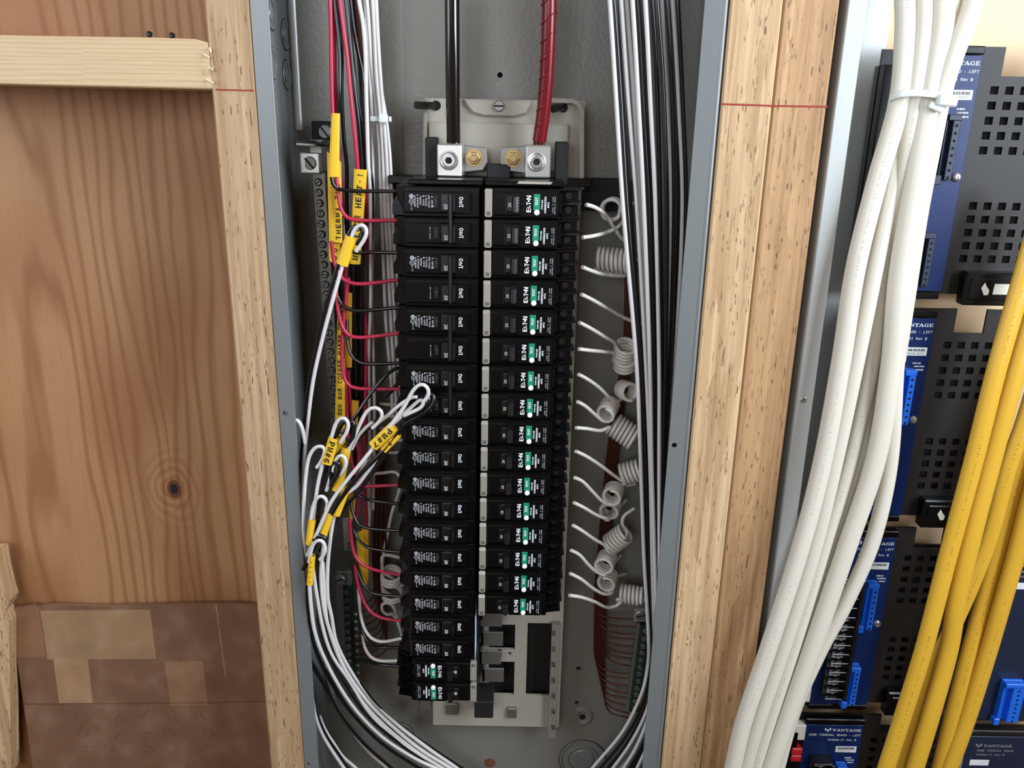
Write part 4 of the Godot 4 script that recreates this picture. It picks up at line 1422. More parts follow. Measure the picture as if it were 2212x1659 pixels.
func left_wires():
	var g := "branch wires entering the left-hand breakers"
	# wires that turn into the breakers
	wire("black", [[716, 378, -30], [719, 396, -30], [730, 408, -31], [755, 412, -33], [800, 413, -35], [868, 413, -37]], "black wire bending across the FLOOR HEAT-1 tag into the topmost breaker", g)
	wire("red", [[727, 384, -36], [731, 420, -35], [737, 452, -34], [752, 471, -33], [780, 476, -34], [869, 476, -37]], "red wire curving into the topmost double-pole breaker below the first black wire", g)
	wire("black", [[742, 470, -46], [746, 520, -42], [760, 543, -38], [800, 545, -37], [872, 546, -38]], "black wire entering the second double-pole breaker behind the hooked pair", g)
	wire("red", [[716, 521, -33], [720, 555, -34], [728, 585, -34], [743, 604, -33], [768, 613, -33], [810, 611, -35], [850, 606, -37], [874, 605, -38]], "red wire curving below the hooked pair into the second double-pole breaker", g)
	wire("black", [[722, 600, -42], [729, 640, -36], [741, 660, -34], [765, 671, -34], [810, 669, -36], [874, 663, -38]], "black wire entering the third double-pole breaker", g)
	wire("red", [[726, 620, -36], [730, 670, -35], [738, 702, -34], [752, 723, -33], [775, 729, -34], [862, 720, -37]], "red wire curving into the third double-pole breaker", g)
	wire("black", [[749, 690, -46], [751, 735, -42], [758, 765, -38], [778, 783, -36], [810, 786, -36], [872, 784, -38]], "black wire entering the fourth double-pole breaker", g)
	wire("red", [[753, 600, -40], [746, 660, -38], [740, 720, -36], [739, 780, -35], [744, 818, -34], [758, 835, -34], [790, 840, -35], [870, 840, -38]], "long red wire dropping past the COFFEE MAKER tag into the fourth double-pole breaker", g)
	wire("black", [[738, 938, -16], [764, 905, -18], [795, 858, -24], [830, 815, -30], [852, 797, -34], [870, 795, -37]], "black wire slanting up from the hooked wires into the fourth double-pole breaker", g)
	wire("black", [[833, 857, -44], [848, 843, -42], [860, 826, -40], [869, 812, -38]], "short black wire stub hooking below the fourth double-pole breaker", g)
	wire("red", [[768, 1040, -48], [778, 1050, -42], [810, 1050, -38], [868, 1047, -38]], "red wire entering the third single-pole breaker level with the hooked wires", g)
	wire("black", [[760, 1055, -48], [768, 1066, -44], [800, 1080, -38], [872, 1090, -38]], "black wire entering the fourth single-pole breaker", g)
	wire("black", [[757, 1080, -48], [763, 1110, -44], [778, 1134, -40], [805, 1142, -38], [874, 1147, -38]], "black wire entering the fifth single-pole breaker", g)
	wire("black", [[763, 1140, -48], [772, 1162, -44], [790, 1180, -40], [820, 1188, -38], [872, 1193, -38]], "black wire bending round the ridged yellow tag into the sixth single-pole breaker", g)
	wire("red", [[755, 1122, -42], [758, 1160, -42], [765, 1195, -40], [780, 1217, -38], [810, 1231, -38], [874, 1244, -38]], "red wire sweeping past the ridged yellow tag into the seventh single-pole breaker", g)
	wire("black", [[764, 1205, -50], [774, 1240, -46], [788, 1268, -42], [808, 1282, -40], [874, 1289, -38]], "black wire entering the eighth single-pole breaker", g)
	wire("red", [[766, 1220, -46], [774, 1265, -44], [786, 1300, -42], [805, 1325, -40], [835, 1337, -38], [876, 1341, -38]], "lowest red wire, curving into the ninth single-pole breaker", g)
	wire("white", [[774, 1270, -52], [778, 1320, -50], [786, 1355, -46], [802, 1378, -42], [825, 1386, -40], [868, 1379, -39]], "upper white wire curving into the lower left breakers above the upside-down pair", g)
	wire("black", [[775, 1340, -58], [785, 1370, -54], [805, 1393, -48], [830, 1399, -42], [866, 1399, -40]], "black wire between the two white wires at the lower left breakers", g)
	wire("white", [[783, 1370, -56], [788, 1398, -52], [800, 1418, -46], [820, 1427, -42], [866, 1427, -40]], "lower white wire curving to the upside-down breakers", g)
	wire("black", [[768, 1424, -62], [790, 1428, -56], [820, 1435, -48], [866, 1440, -42]], "lowest black wire, running from the ground bar to the upside-down breakers", g)
	# bundle dropping from the top
	g = "wires dropping from the top on the left"
	wire("red", [[709, -50, -32], [713, 0, -32], [715, 80, -33], [717, 200, -34], [722, 300, -36], [728, 400, -40], [735, 520, -46], [738, 600, -50]], "red wire at the left edge of the upper bundle", g)
	wire("red", [[716, -50, -37], [719, 0, -37], [722, 80, -37], [724, 200, -38], [730, 310, -42], [738, 420, -46], [745, 520, -52], [748, 640, -56]], "darker red wire tucked behind the leftmost red wire of the upper bundle", g)
	wire("black", [[717, -50, -34], [722, 0, -34], [730, 70, -34], [734, 130, -34], [733, 200, -34], [731, 250, -36], [728, 340, -40], [720, 400, -44]], "black wire bowing out beside the two left red wires", g)
	wire("black", [[726, -50, -44], [730, 0, -44], [738, 100, -44], [738, 200, -44], [743, 300, -44], [749, 360, -46], [749, 440, -48], [755, 560, -52]], "black wire deep in the upper bundle left of the middle red wire", g)
	wire("red", [[729, -50, -32], [734, 0, -32], [743, 70, -32], [751, 130, -32], [757, 200, -32], [763, 260, -33], [769, 320, -35], [774, 380, -38], [778, 480, -44]], "bright red wire in the middle of the upper bundle ending at the HEAT-1 tag", g)
	wire("black", [[741, -50, -34], [747, 0, -34], [754, 70, -34], [760, 130, -34], [767, 200, -34], [775, 270, -36], [781, 360, -40], [784, 460, -46], [783, 640, -54], [782, 900, -60]], "long black wire beside the bright red wire of the upper bundle", g)
	wire("black", [[744, -50, -39], [750, 0, -39], [758, 90, -38], [766, 160, -38], [774, 220, -38], [783, 280, -40], [788, 350, -44], [778, 460, -50], [774, 700, -60], [775, 900, -64]], "black wire splitting away from its neighbour toward the tall white wire", g)
	wire("red", [[749, -50, -48], [753, 0, -48], [757, 60, -48], [763, 150, -50], [776, 260, -52], [790, 400, -54], [795, 560, -58]], "faint red wire far back between black wires of the upper bundle", g)
	wire("black", [[752, -50, -42], [757, 0, -42], [764, 60, -42], [775, 120, -44], [783, 160, -46], [788, 240, -48], [793, 330, -50], [804, 400, -52], [802, 520, -58]], "black wire crossing behind the tall white wire of the upper bundle", g)
	wire("black", [[760, -50, -54], [764, 0, -54], [772, 90, -54], [780, 190, -56], [788, 300, -58], [796, 440, -60], [770, 600, -66], [768, 900, -68]], "black wire nearest the bare coppers of the upper bundle", g)
	wire("white", [[770, -50, -30], [775, 0, -30], [784, 50, -31], [789, 110, -32], [791, 200, -34], [793, 270, -36], [796, 360, -40], [800, 430, -44], [801, 560, -50], [801, 660, -54], [797, 760, -58], [798, 900, -62], [800, 1050, -66], [796, 1190, -68]], "tall single white wire standing left of the tied white wires", g)
	wire("white", [[784, -50, -50], [788, 0, -50], [797, 150, -54], [804, 300, -60], [806, 480, -64], [803, 640, -64], [806, 760, -64], [809, 900, -66], [806, 1100, -70]], "greyish white wire close behind the tall single white wire", g)
	wire("white", [[786, -50, -36], [792, 0, -36], [798, 70, -38], [802, 140, -42], [812, 230, -50], [818, 300, -56], [822, 400, -62], [828, 560, -68], [834, 700, -72], [846, 840, -76], [848, 900, -78]], "leftmost of the white wires held by the upper cable tie", g)
	wire("white", [[800, -50, -36], [805, 0, -36], [809, 80, -38], [813, 160, -42], [821, 250, -50], [826, 320, -56], [830, 420, -62], [838, 560, -68], [846, 720, -72], [855, 850, -76], [858, 900, -78]], "middle white wire held by the upper cable tie", g)
	wire("white", [[808, -50, -36], [812, 0, -36], [816, 80, -38], [821, 160, -42], [828, 250, -50], [834, 330, -56], [838, 420, -62], [846, 560, -68], [855, 720, -74], [866, 860, -78]], "rightmost white wire held by the upper cable tie", g)
	wire("white", [[824, 200, -58], [834, 260, -60], [842, 340, -62], [846, 420, -64], [854, 560, -70], [862, 640, -76], [868, 760, -80]], "short white wire surfacing right of the tied white wires", g)
	# thick dark wires lower down
	g = "dark and red risers behind the yellow tags"
	wire("red", [[775, 570, -62], [784, 640, -60], [790, 700, -58], [791, 800, -57], [788, 900, -58], [786, 1000, -60], [790, 1130, -64], [782, 1200, -66]], "straight red riser left of the single white wire", g)
	wire("black", [[764, 560, -56], [766, 660, -56], [769, 760, -57], [770, 900, -60], [762, 1060, -64]], "black riser left of the straight red riser", g, 0.0022)
	wire("black", [[757, 560, -60], [757, 660, -60], [760, 780, -60], [760, 950, -64]], "black riser behind the orange tags", g, 0.0022)
	wire("red", [[744, 790, -48], [748, 860, -48], [752, 940, -50], [762, 1010, -52], [775, 1035, -52]], "red wire slipping behind the orange tag above the hooked wires", g)
	wire("red", [[752, 800, -54], [758, 880, -54], [772, 960, -54], [778, 1040, -56], [770, 1120, -58]], "red wire deep behind the raised hooked wires", g)
	# cable tie round the white wires
	var mb := MB.new()
	var c := P(824, 257, -0.050)
	mb.box(Vector3(-0.0045, 0, 0.004), Vector3(0.0090, 0.0042, 0.0012), 0.0004)
	mb.box(Vector3(0.0022, 0.0005, 0.0052), Vector3(0.0080, 0.0078, 0.0050), 0.0012)
	mb.box(Vector3(0, 0, -0.0048), Vector3(0.014, 0.0042, 0.0010), 0.0003)
	for s in [-1, 1]: mb.box(Vector3(s * 0.0075, 0, -0.0003), Vector3(0.0011, 0.0042, 0.0095), 0.0003)
	var m := solo("cable_tie", mb.mesh(), mats["tie white"], "small white cable tie gripping the white wires at upper left", "cable tie")
	m.position = c

# ---------------------------------------------------------------- the tall bundle along the right wall
func right_bundle():
	var g := "wires of the right-hand bundle"
	var names := {"white": ["leftmost white", "second white", "third white", "fourth white", "fifth white", "sixth white", "rightmost white"], "black": ["leftmost black", "second black", "third black", "fourth black", "fifth black", "sixth black", "seventh black", "eighth black", "rightmost black"]}
	var k := {"white": 0, "black": 0}
	# [colour, [x at y = -60, 0, 200, 450, 790], z, [x at 1000, 1200, 1380], bottom points]
	var rows := [
		["white", [1312, 1317, 1330, 1346, 1375], -26, [1384, 1391, 1401], [[1399, 1440], [1385, 1500], [1345, 1580], [1275, 1665]]],
		["black", [1322, 1326, 1340, 1355, 1383], -28, [1391, 1398, 1406], [[1405, 1450], [1390, 1520], [1350, 1595], [1290, 1668]]],
		["black", [1331, 1334, 1347, 1362, 1386], -36, [1396, 1404, 1408], [[1404, 1460], [1392, 1530], [1352, 1610], [1306, 1668]]],
		["white", [1337, 1342, 1356, 1376, 1395], -29, [1404, 1408, 1412], [[1410, 1460], [1396, 1535], [1362, 1605], [1318, 1668]]],
		["white", [1348, 1353, 1368, 1383, 1400], -38, [1407, 1411, 1413], [[1408, 1470], [1398, 1550], [1372, 1620], [1334, 1668]]],
		["white", [1360, 1366, 1378, 1391, 1404], -24, [1408, 1414, 1418], [[1416, 1460], [1403, 1540], [1376, 1610], [1342, 1668]]],
		["black", [1372, 1377, 1388, 1402, 1413], -28, [1417, 1419, 1421], [[1419, 1460], [1410, 1540], [1388, 1610], [1356, 1668]]],
		["black", [1380, 1386, 1398, 1410, 1419], -40, [1421, 1422, 1422], [[1418, 1470], [1410, 1550], [1392, 1615], [1364, 1668]]],
		["white", [1388, 1394, 1404, 1416, 1424], -24, [1424, 1424, 1424], [[1422, 1460], [1414, 1540], [1398, 1610], [1372, 1668]]],
		["black", [1404, 1409, 1420, 1426, 1430], -29, [1428, 1427, 1426], [[1424, 1460], [1418, 1540], [1404, 1610], [1384, 1668]]],
		["black", [1413, 1419, 1433, 1440, 1438], -22, [1432, 1429, 1427], [[1426, 1470], [1421, 1540], [1410, 1610], [1392, 1668]]],
		["white", [1424, 1428, 1440, 1450, 1444], -34, [1436, 1431, 1427], [[1424, 1470], [1420, 1540], [1410, 1610], [1398, 1668]]],
		["black", [1434, 1440, 1452, 1456, 1447], -27, [1437, 1430, 1427], [[1425, 1480], [1421, 1560], [1412, 1615], [1402, 1668]]],
		["white", [1448, 1453, 1465, 1474, 1458], -38, [1444, 1434, 1427], [[1423, 1480], [1420, 1560], [1414, 1620], [1406, 1668]]],
		["black", [1459, 1464, 1474, 1482, 1468], -32, [1450, 1436, 1428], [[1424, 1480], [1421, 1560], [1416, 1620], [1410, 1668]]],
		["black", [1442, 1447, 1460, 1466, 1453], -46, [1440, 1432, 1426], [[1422, 1490], [1419, 1570], [1414, 1620], [1408, 1668]]],
	]
	for q in rows:
		var pts := []
		var ys := [-60, 0, 200, 450, 790]
		for i in 5: pts.append([q[1][i], ys[i], q[2] + (4 if i < 2 else 0)])
		var y2 := [1000, 1200, 1380]
		for i in 3: pts.append([q[3][i], y2[i], q[2] - 4 - 6 * i])
		for p in q[4]: pts.append([p[0], p[1], q[2] - 30])
		var kind: String = q[0]
		wire(kind, pts, names[kind][k[kind]] + " wire of the tall bundle down the panel's right wall, counted at the top", g, 0.00185)
		k[kind] += 1

# ---------------------------------------------------------------- white pigtails of the arc-fault breakers
func coil_path(c: Vector3, axis: Vector3, r: float, turns: float, pitch: float, start: float, n := 16) -> PackedVector3Array:
	var b := face_to(axis)
	var out := PackedVector3Array()
	var total := int(turns * n)
	for i in total + 1:
		var a := start + TAU * i / n
		out.append(c + b * Vector3(cos(a) * r, sin(a) * r, pitch * (float(i) / n - turns * 0.5)))
	return out

func pigtail(lead: Array, c: Array, axis: Vector3, r: float, turns: float, start: float, tail: Array, label: String):
	var pts := PP(lead)
	if turns > 0:
		pts.append_array(coil_path(P(c[0], c[1], c[2] * 0.001), axis, r, turns, 0.0041, start))
	pts.append_array(PP(tail))
	var path := smooth(pts, 0.004)
	var o := path[0]
	var mb := MB.new()
	mb.tube(local_path(path, o), 0.0018, 8)
	var m := solo("pigtail_wire", mb.mesh(), mats["pigtail white"], label, "wire", "white pigtails of the arc-fault breakers")
	m.position = o

func pigtails():
	var X := Vector3(1, 0, 0)
	var F := Vector3(0, 0, 1)
	var s := "white pigtail from the %s right-hand breaker, "
	pigtail([[1266, 442, -24], [1285, 448, -30], [1306, 462, -40], [1325, 490, -52], [1342, 514, -58], [1360, 527, -60]], [1322, 452, -62], F, 0.009, 0.0, 0.0, [[1372, 540, -66]], s % "topmost" + "slanting down behind the tall bundle")
	pigtail([[1258, 513, -24], [1280, 510, -32], [1310, 502, -44], [1335, 490, -54], [1350, 470, -60]], [1322, 452, -62], (F + X * -0.25).normalized(), 0.0088, 4.0, -0.6, [[1345, 430, -70], [1368, 440, -74]], s % "second" + "ending in the uppermost ring-shaped coil")
	pigtail([[1258, 577, -24], [1275, 584, -32], [1300, 592, -44], [1330, 596, -54], [1352, 595, -58]], [1322, 562, -60], (X + F * 0.35).normalized(), 0.0100, 7.0, 4.2, [[1362, 570, -62], [1380, 560, -66]], s % "third" + "coiled sideways below the first ring")
	pigtail([[1256, 636, -24], [1280, 648, -34], [1310, 665, -46], [1340, 682, -56], [1362, 692, -60]], [0, 0, 0], X, 0.01, 0.0, 0.0, [[1392, 700, -64]], s % "fourth" + "running straight behind the tall bundle")
	pigtail([[1252, 697, -24], [1275, 709, -34], [1305, 727, -46], [1328, 742, -54]], [1350, 762, -60], (Vector3.UP + F * 0.55 + X * 0.1).normalized(), 0.0092, 5.0, 2.6, [[1362, 738, -66], [1385, 730, -68]], s % "fifth" + "feeding the barrel coil from above")
	pigtail([[1250, 754, -24], [1275, 757, -34], [1305, 760, -48], [1326, 764, -56]], [1350, 784, -60], (Vector3.UP + F * 0.5).normalized(), 0.0092, 3.0, 2.6, [[1370, 775, -66], [1390, 770, -68]], s % "sixth" + "reaching level into the barrel coil")
	pigtail([[1250, 809, -24], [1270, 820, -34], [1295, 838, -46], [1316, 858, -54], [1332, 868, -58]], [1353, 844, -60], (F + X * 0.3 + Vector3.UP * 0.15).normalized(), 0.0078, 5.0, -1.4, [[1382, 860, -72]], s % "seventh" + "coiled into a ring beside the tall bundle")
	pigtail([[1248, 868, -24], [1265, 878, -34], [1288, 898, -46], [1306, 910, -54]], [1313, 884, -58], (F * 0.9 + X * -0.35 + Vector3.UP * -0.25).normalized(), 0.0078, 5.5, -1.8, [[1345, 862, -76], [1368, 850, -78]], s % "eighth" + "coiled into a ring left of its neighbour")
	pigtail([[1244, 924, -24], [1268, 926, -34], [1298, 930, -46], [1318, 922, -52]], [1348, 932, -58], (X * 0.85 + Vector3.UP * -0.5 + F * 0.3).normalized(), 0.0108, 6.5, 3.6, [[1385, 955, -62]], s % "ninth" + "coiled as a large slanting spring")
	pigtail([[1244, 975, -24], [1265, 985, -34], [1295, 1004, -46], [1325, 1026, -54], [1350, 1044, -56]], [1362, 1020, -60], (X * 0.85 + Vector3.UP * 0.35 + F * 0.2).normalized(), 0.0098, 5.0, 4.4, [[1390, 1008, -62]], s % "tenth" + "coiled as a slanting spring at the bundle's edge")
	pigtail([[1242, 1032, -24], [1258, 1040, -34], [1280, 1062, -44], [1300, 1082, -50], [1320, 1091, -54]], [1324, 1066, -58], (F + X * -0.3 + Vector3.UP * -0.1).normalized(), 0.0084, 4.5, -1.5, [[1350, 1050, -74], [1372, 1045, -78]], s % "eleventh" + "looped into an open ring above another")
	pigtail([[1240, 1086, -24], [1262, 1097, -34], [1288, 1112, -46], [1310, 1119, -52]], [1318, 1098, -64], (F + X * -0.35 + Vector3.UP * -0.2).normalized(), 0.0086, 4.0, -1.6, [[1352, 1080, -80]], s % "twelfth" + "looped into the lower of two touching rings")
	pigtail([[1238, 1135, -24], [1258, 1147, -34], [1284, 1165, -46], [1306, 1178, -54]], [1334, 1164, -60], (X * 0.62 + Vector3.UP * 0.72 + F * 0.25).normalized(), 0.0098, 6.0, 3.4, [[1354, 1148, -56], [1344, 1130, -54], [1348, 1115, -56], [1370, 1098, -60]], s % "thirteenth" + "a barrel coil with its tail turned up")
	pigtail([[1234, 1189, -24], [1252, 1199, -34], [1272, 1221, -44], [1290, 1236, -50], [1308, 1240, -54]], [1308, 1214, -58], (F + X * -0.35 + Vector3.UP * -0.1).normalized(), 0.0086, 5.0, -1.4, [[1340, 1200, -76]], s % "fourteenth" + "a ring below the upturned barrel coil")
	pigtail([[1232, 1239, -24], [1255, 1251, -34], [1280, 1270, -46], [1305, 1283, -52], [1322, 1280, -55]], [1312, 1252, -62], (F + X * -0.3 + Vector3.UP * -0.1).normalized(), 0.0082, 4.5, -1.2, [[1350, 1240, -80]], s % "fifteenth" + "a smaller ring under the fourteenth's ring")
	pigtail([[1230, 1286, -24], [1255, 1290, -34], [1285, 1300, -46], [1312, 1312, -54], [1332, 1308, -56], [1345, 1294, -56]], [1362, 1284, -60], (X + F * 0.3).normalized(), 0.0085, 6.0, 3.6, [[1398, 1282, -62]], s % "lowest" + "ending in a level spring by the ground lug")
	# coils low on the left side
	g_left_coils()

func g_left_coils():
	var q := [[[838, 1245], 3.0, "upper white coil behind the lower left breakers"], [[840, 1282], 2.0, "lower white coil behind the lower left breakers"]]
	for e in q:
		var c := P(e[0][0] + 8, e[0][1], -0.062)
		var path := PP([[868, e[0][1] - 40, -70], [828, e[0][1] - 45, -66], [826, e[0][1] - 18, -62]])
		path.append_array(coil_path(c, Vector3(0.1, 1, 0.35), 0.0095, e[1], 0.0042, PI * 0.9))
		path.append_array(PP([[870, e[0][1] + 20, -66]]))
		path = smooth(path, 0.004)
		var mb := MB.new()
		mb.tube(local_path(path, c), 0.0018, 8)
		var m := solo("coiled_wire", mb.mesh(), mats["pigtail white"], e[2], "wire")
		m.position = c
	wire("white", [[862, 1352, -66], [850, 1310, -64], [836, 1302, -62], [826, 1306, -61], [826, 1318, -60], [836, 1327, -60], [848, 1326, -62], [858, 1340, -66], [868, 1372, -68]], "single white loop below the left coils", "", 0.0018, "coiled_wire")
	wire("white", [[868, 1036, -62], [855, 1020, -64], [826, 1022, -62], [800, 1026, -60], [797, 1040, -62], [797, 1100, -66]], "white wire arching behind the third single-pole breaker", "")
	wire("white", [[868, 1040, -66], [858, 1075, -72], [846, 1110, -76], [838, 1150, -78], [828, 1200, -78], [826, 1228, -76]], "white wire snaking down behind the middle left breakers", "")
	for k in 5:
		wire("pigtail white", [[820, 872 + k * 26, -80], [845, 874 + k * 26, -78], [878, 872 + k * 26, -76]], "short level white wire behind the breakers, " + nth[k] + " below the tied wires' end", "level white wires glimpsed behind the left-hand breakers", 0.0016, "white_wire")

# ---------------------------------------------------------------- bare copper
func coppers():
	var g := "bare copper ground wires down the right side"
	for k in 16:
		var off := (k % 8) * 3.2
		var z := -88.0 + (k / 8) * 3.0
		var bend := 1330.0 + k * 14.2
		var pts := [[1352 + off * 0.7, 590, z], [1346 + off * 0.8, 760, z], [1322 + off, 900, z], [1304 + off, 1060, z], [1292 + off, 1200, z]]
		var bx := 1284.0 + off
		if bend > 1380: pts.append([bx + 1, 1330, z])
		pts.append([bx, bend - 34, z])
		pts.append([bx + 4, bend - 15, z + 2])
		pts.append([bx + 16, bend - 1, z + 5])
		pts.append([bx + 42, bend + 5 + (k % 3) * 2, z + 10])
		pts.append([1382 - (bend - 1345) * 0.13, bend + 8 + (k % 3) * 2, -68])
		var path := smooth(PP(pts))
		var o := path[0]
		var mb := MB.new()
		mb.tube(local_path(path, o), 0.0010, 6)
		var m := solo("copper_wire", mb.mesh(), mats["copper"], ("lowest" if k == 15 else nth[k]) + " bare copper wire down the branches into the right ground bar", "wire", g)
		m.position = o
	g = "bare copper ground wires down the left side"
	for k in 9:
		var off := k * 3.4
		var z := -84.0 + (k % 3) * 4.0
		var bend := 1300.0 + k * 15.0
		var path := smooth(PP([[814 + off * 0.6, 960, z], [812 + off * 0.8, 1080, z], [806 + off, 1200, z], [808 + off, bend - 24, z], [803 + off * 0.8, bend - 6, z], [788 + off * 0.4, bend + 4, z + 4], [762, bend + 10 + (k % 2) * 4, -72]]))
		var o := path[0]
		var mb := MB.new()
		mb.tube(local_path(path, o), 0.0009, 6)
		var m := solo("copper_wire", mb.mesh(), mats["copper"], nth[k] + " bare copper wire down the branches into the left ground bar", "wire", g)
		m.position = o
	g = "bare copper wires at the top of the left bundle"
	for k in 3:
		var path := smooth(PP([[764 + k * 4, -50, -48], [767 + k * 4, 0, -48], [773 + k * 4, 60, -49], [781 + k * 2, 130, -50], [788 + k * 2, 260, -58], [794 + k, 420, -66], [800 + k, 600, -74]]))
		var o := path[0]
		var mb := MB.new()
		mb.tube(local_path(path, o), 0.0010, 6)
		var m := solo("copper_wire", mb.mesh(), mats["copper"], ["left", "middle", "right"][k] + " bare copper wire between the red and white wires at the top left", "wire", g)
		m.position = o

# ---------------------------------------------------------------- yellow tags
# letters written one by one, a little uneven, along u with their tops towards w
func handwriting(mb: MB, s: String, from: Vector3, to: Vector3, w: Vector3, h: float, sd: int):
	var r := RandomNumberGenerator.new()
	r.seed = sd
	var u := (to - from).normalized()
	var nrm := u.cross(w).normalized()
	var v := nrm.cross(u).normalized()
	var step := from.distance_to(to) / s.length()
	for i in s.length():
		if s[i] == " ": continue
		var c := from + u * step * (i + 0.5) + v * r.randf_range(-0.05, 0.05) * h
		var b := Basis(u, v, nrm) * Basis(Vector3(0, 0, 1), r.randf_range(-0.14, 0.08))
		letter(mb, s[i], "sans bold", Transform3D(b, c), h * r.randf_range(0.86, 1.05), minf(step * 0.78, h * 0.8) * (0.35 if s[i] in "I1-" else 1.0), 0.00012)

# flag folded round the wires: corners top left, top right, bottom right, bottom left as [px, py, z mm]
func flag(c: Array, colour: String, label: String, words := "", inset := [0.08, 0.92], h := 0.0, side := 0.5) -> Node3D:
	var p := PP(c)
	var o := (p[0] + p[2]) * 0.5
	var t := thing("wire_tag", label, "wire tag", o, "yellow wire tags")
	var mb := MB.new()
	# a gently bowed strip, 0.5 mm thick: three facets across
	var n := ((p[1] - p[0]).cross(p[3] - p[0])).normalized()
	if n.z < 0: n = -n
	var bow := 0.0009
	var cols := [0.0, 0.2, 0.5, 0.8, 1.0]
	var lift := [0.0, 0.75, 1.0, 0.75, 0.0]
	for i in 4:
		var a: Vector3 = p[0].lerp(p[1], cols[i]) + n * bow * lift[i] - o
		var b: Vector3 = p[0].lerp(p[1], cols[i + 1]) + n * bow * lift[i + 1] - o
		var e: Vector3 = p[3].lerp(p[2], cols[i + 1]) + n * bow * lift[i + 1] - o
		var f: Vector3 = p[3].lerp(p[2], cols[i]) + n * bow * lift[i] - o
		var k := -n * 0.0012
		mb.quad(a, b, e, f, n)
		mb.quad(a + k, b + k, e + k, f + k, -n)
		mb.quad(a, b, b + k, a + k, p[0] - p[3])
		mb.quad(f, e, e + k, f + k, p[3] - p[0])
		if i == 0: mb.quad(a, f, f + k, a + k, p[0] - p[1])
		if i == 3: mb.quad(b, e, e + k, b + k, p[1] - p[0])
	part("film", mb.mesh(), t, mats[colour])
	if words:
		mb = MB.new()
		var lo: Vector3 = p[3].lerp(p[2], side)
		var hi: Vector3 = p[0].lerp(p[1], side)
		var lift_n := n * (bow + 0.00012)
		handwriting(mb, words, lo.lerp(hi, inset[0]) + lift_n - o, lo.lerp(hi, inset[1]) + lift_n - o, p[0] - p[1], h, words.length())
		part("handwriting", mb.mesh(), t, mats["print black"])
	return t

# sleeve wrapped round a pair of wires from a to b ([px, py, z]); w in pixels
func sleeve(a: Array, b: Array, w: float, colour: String, label: String, words := "", h := 0.0) -> Node3D:
	var p := PP([a, b])
	var o := (p[0] + p[1]) * 0.5
	var t := thing("wire_tag", label, "wire tag", o, "yellow wire tags")
	var half := w * 0.5 / FOCAL * (EYE.z - p[0].z) * 1.06
	var mb := MB.new()
	var path := PackedVector3Array()
	for k in 6: path.append(p[0].lerp(p[1], k / 5.0) - o)
	# outer skin and inner skin, joined at the rims
	mb.tube(path, half, 16, 0.0030, Vector3(0, 0, 1), false)
	mb.tube(path, half - 0.0004, 16, 0.0026, Vector3(0, 0, 1), false)
	part("film", mb.mesh(), t, mats[colour])
	if words:
		mb = MB.new()
		var lift := Vector3(0, 0, 0.00310)
		var u := (p[1] - p[0]).normalized()
		var n := (Vector3(0, 0, 1) - u * u.z).normalized()
		handwriting(mb, words, p[0].lerp(p[1], 0.1) + n * 0.0031 - o, p[0].lerp(p[1], 0.95) + n * 0.0031 - o, n.cross(u), h, 3 + words.length())
		part("handwriting", mb.mesh(), t, mats["print black"])
	return t

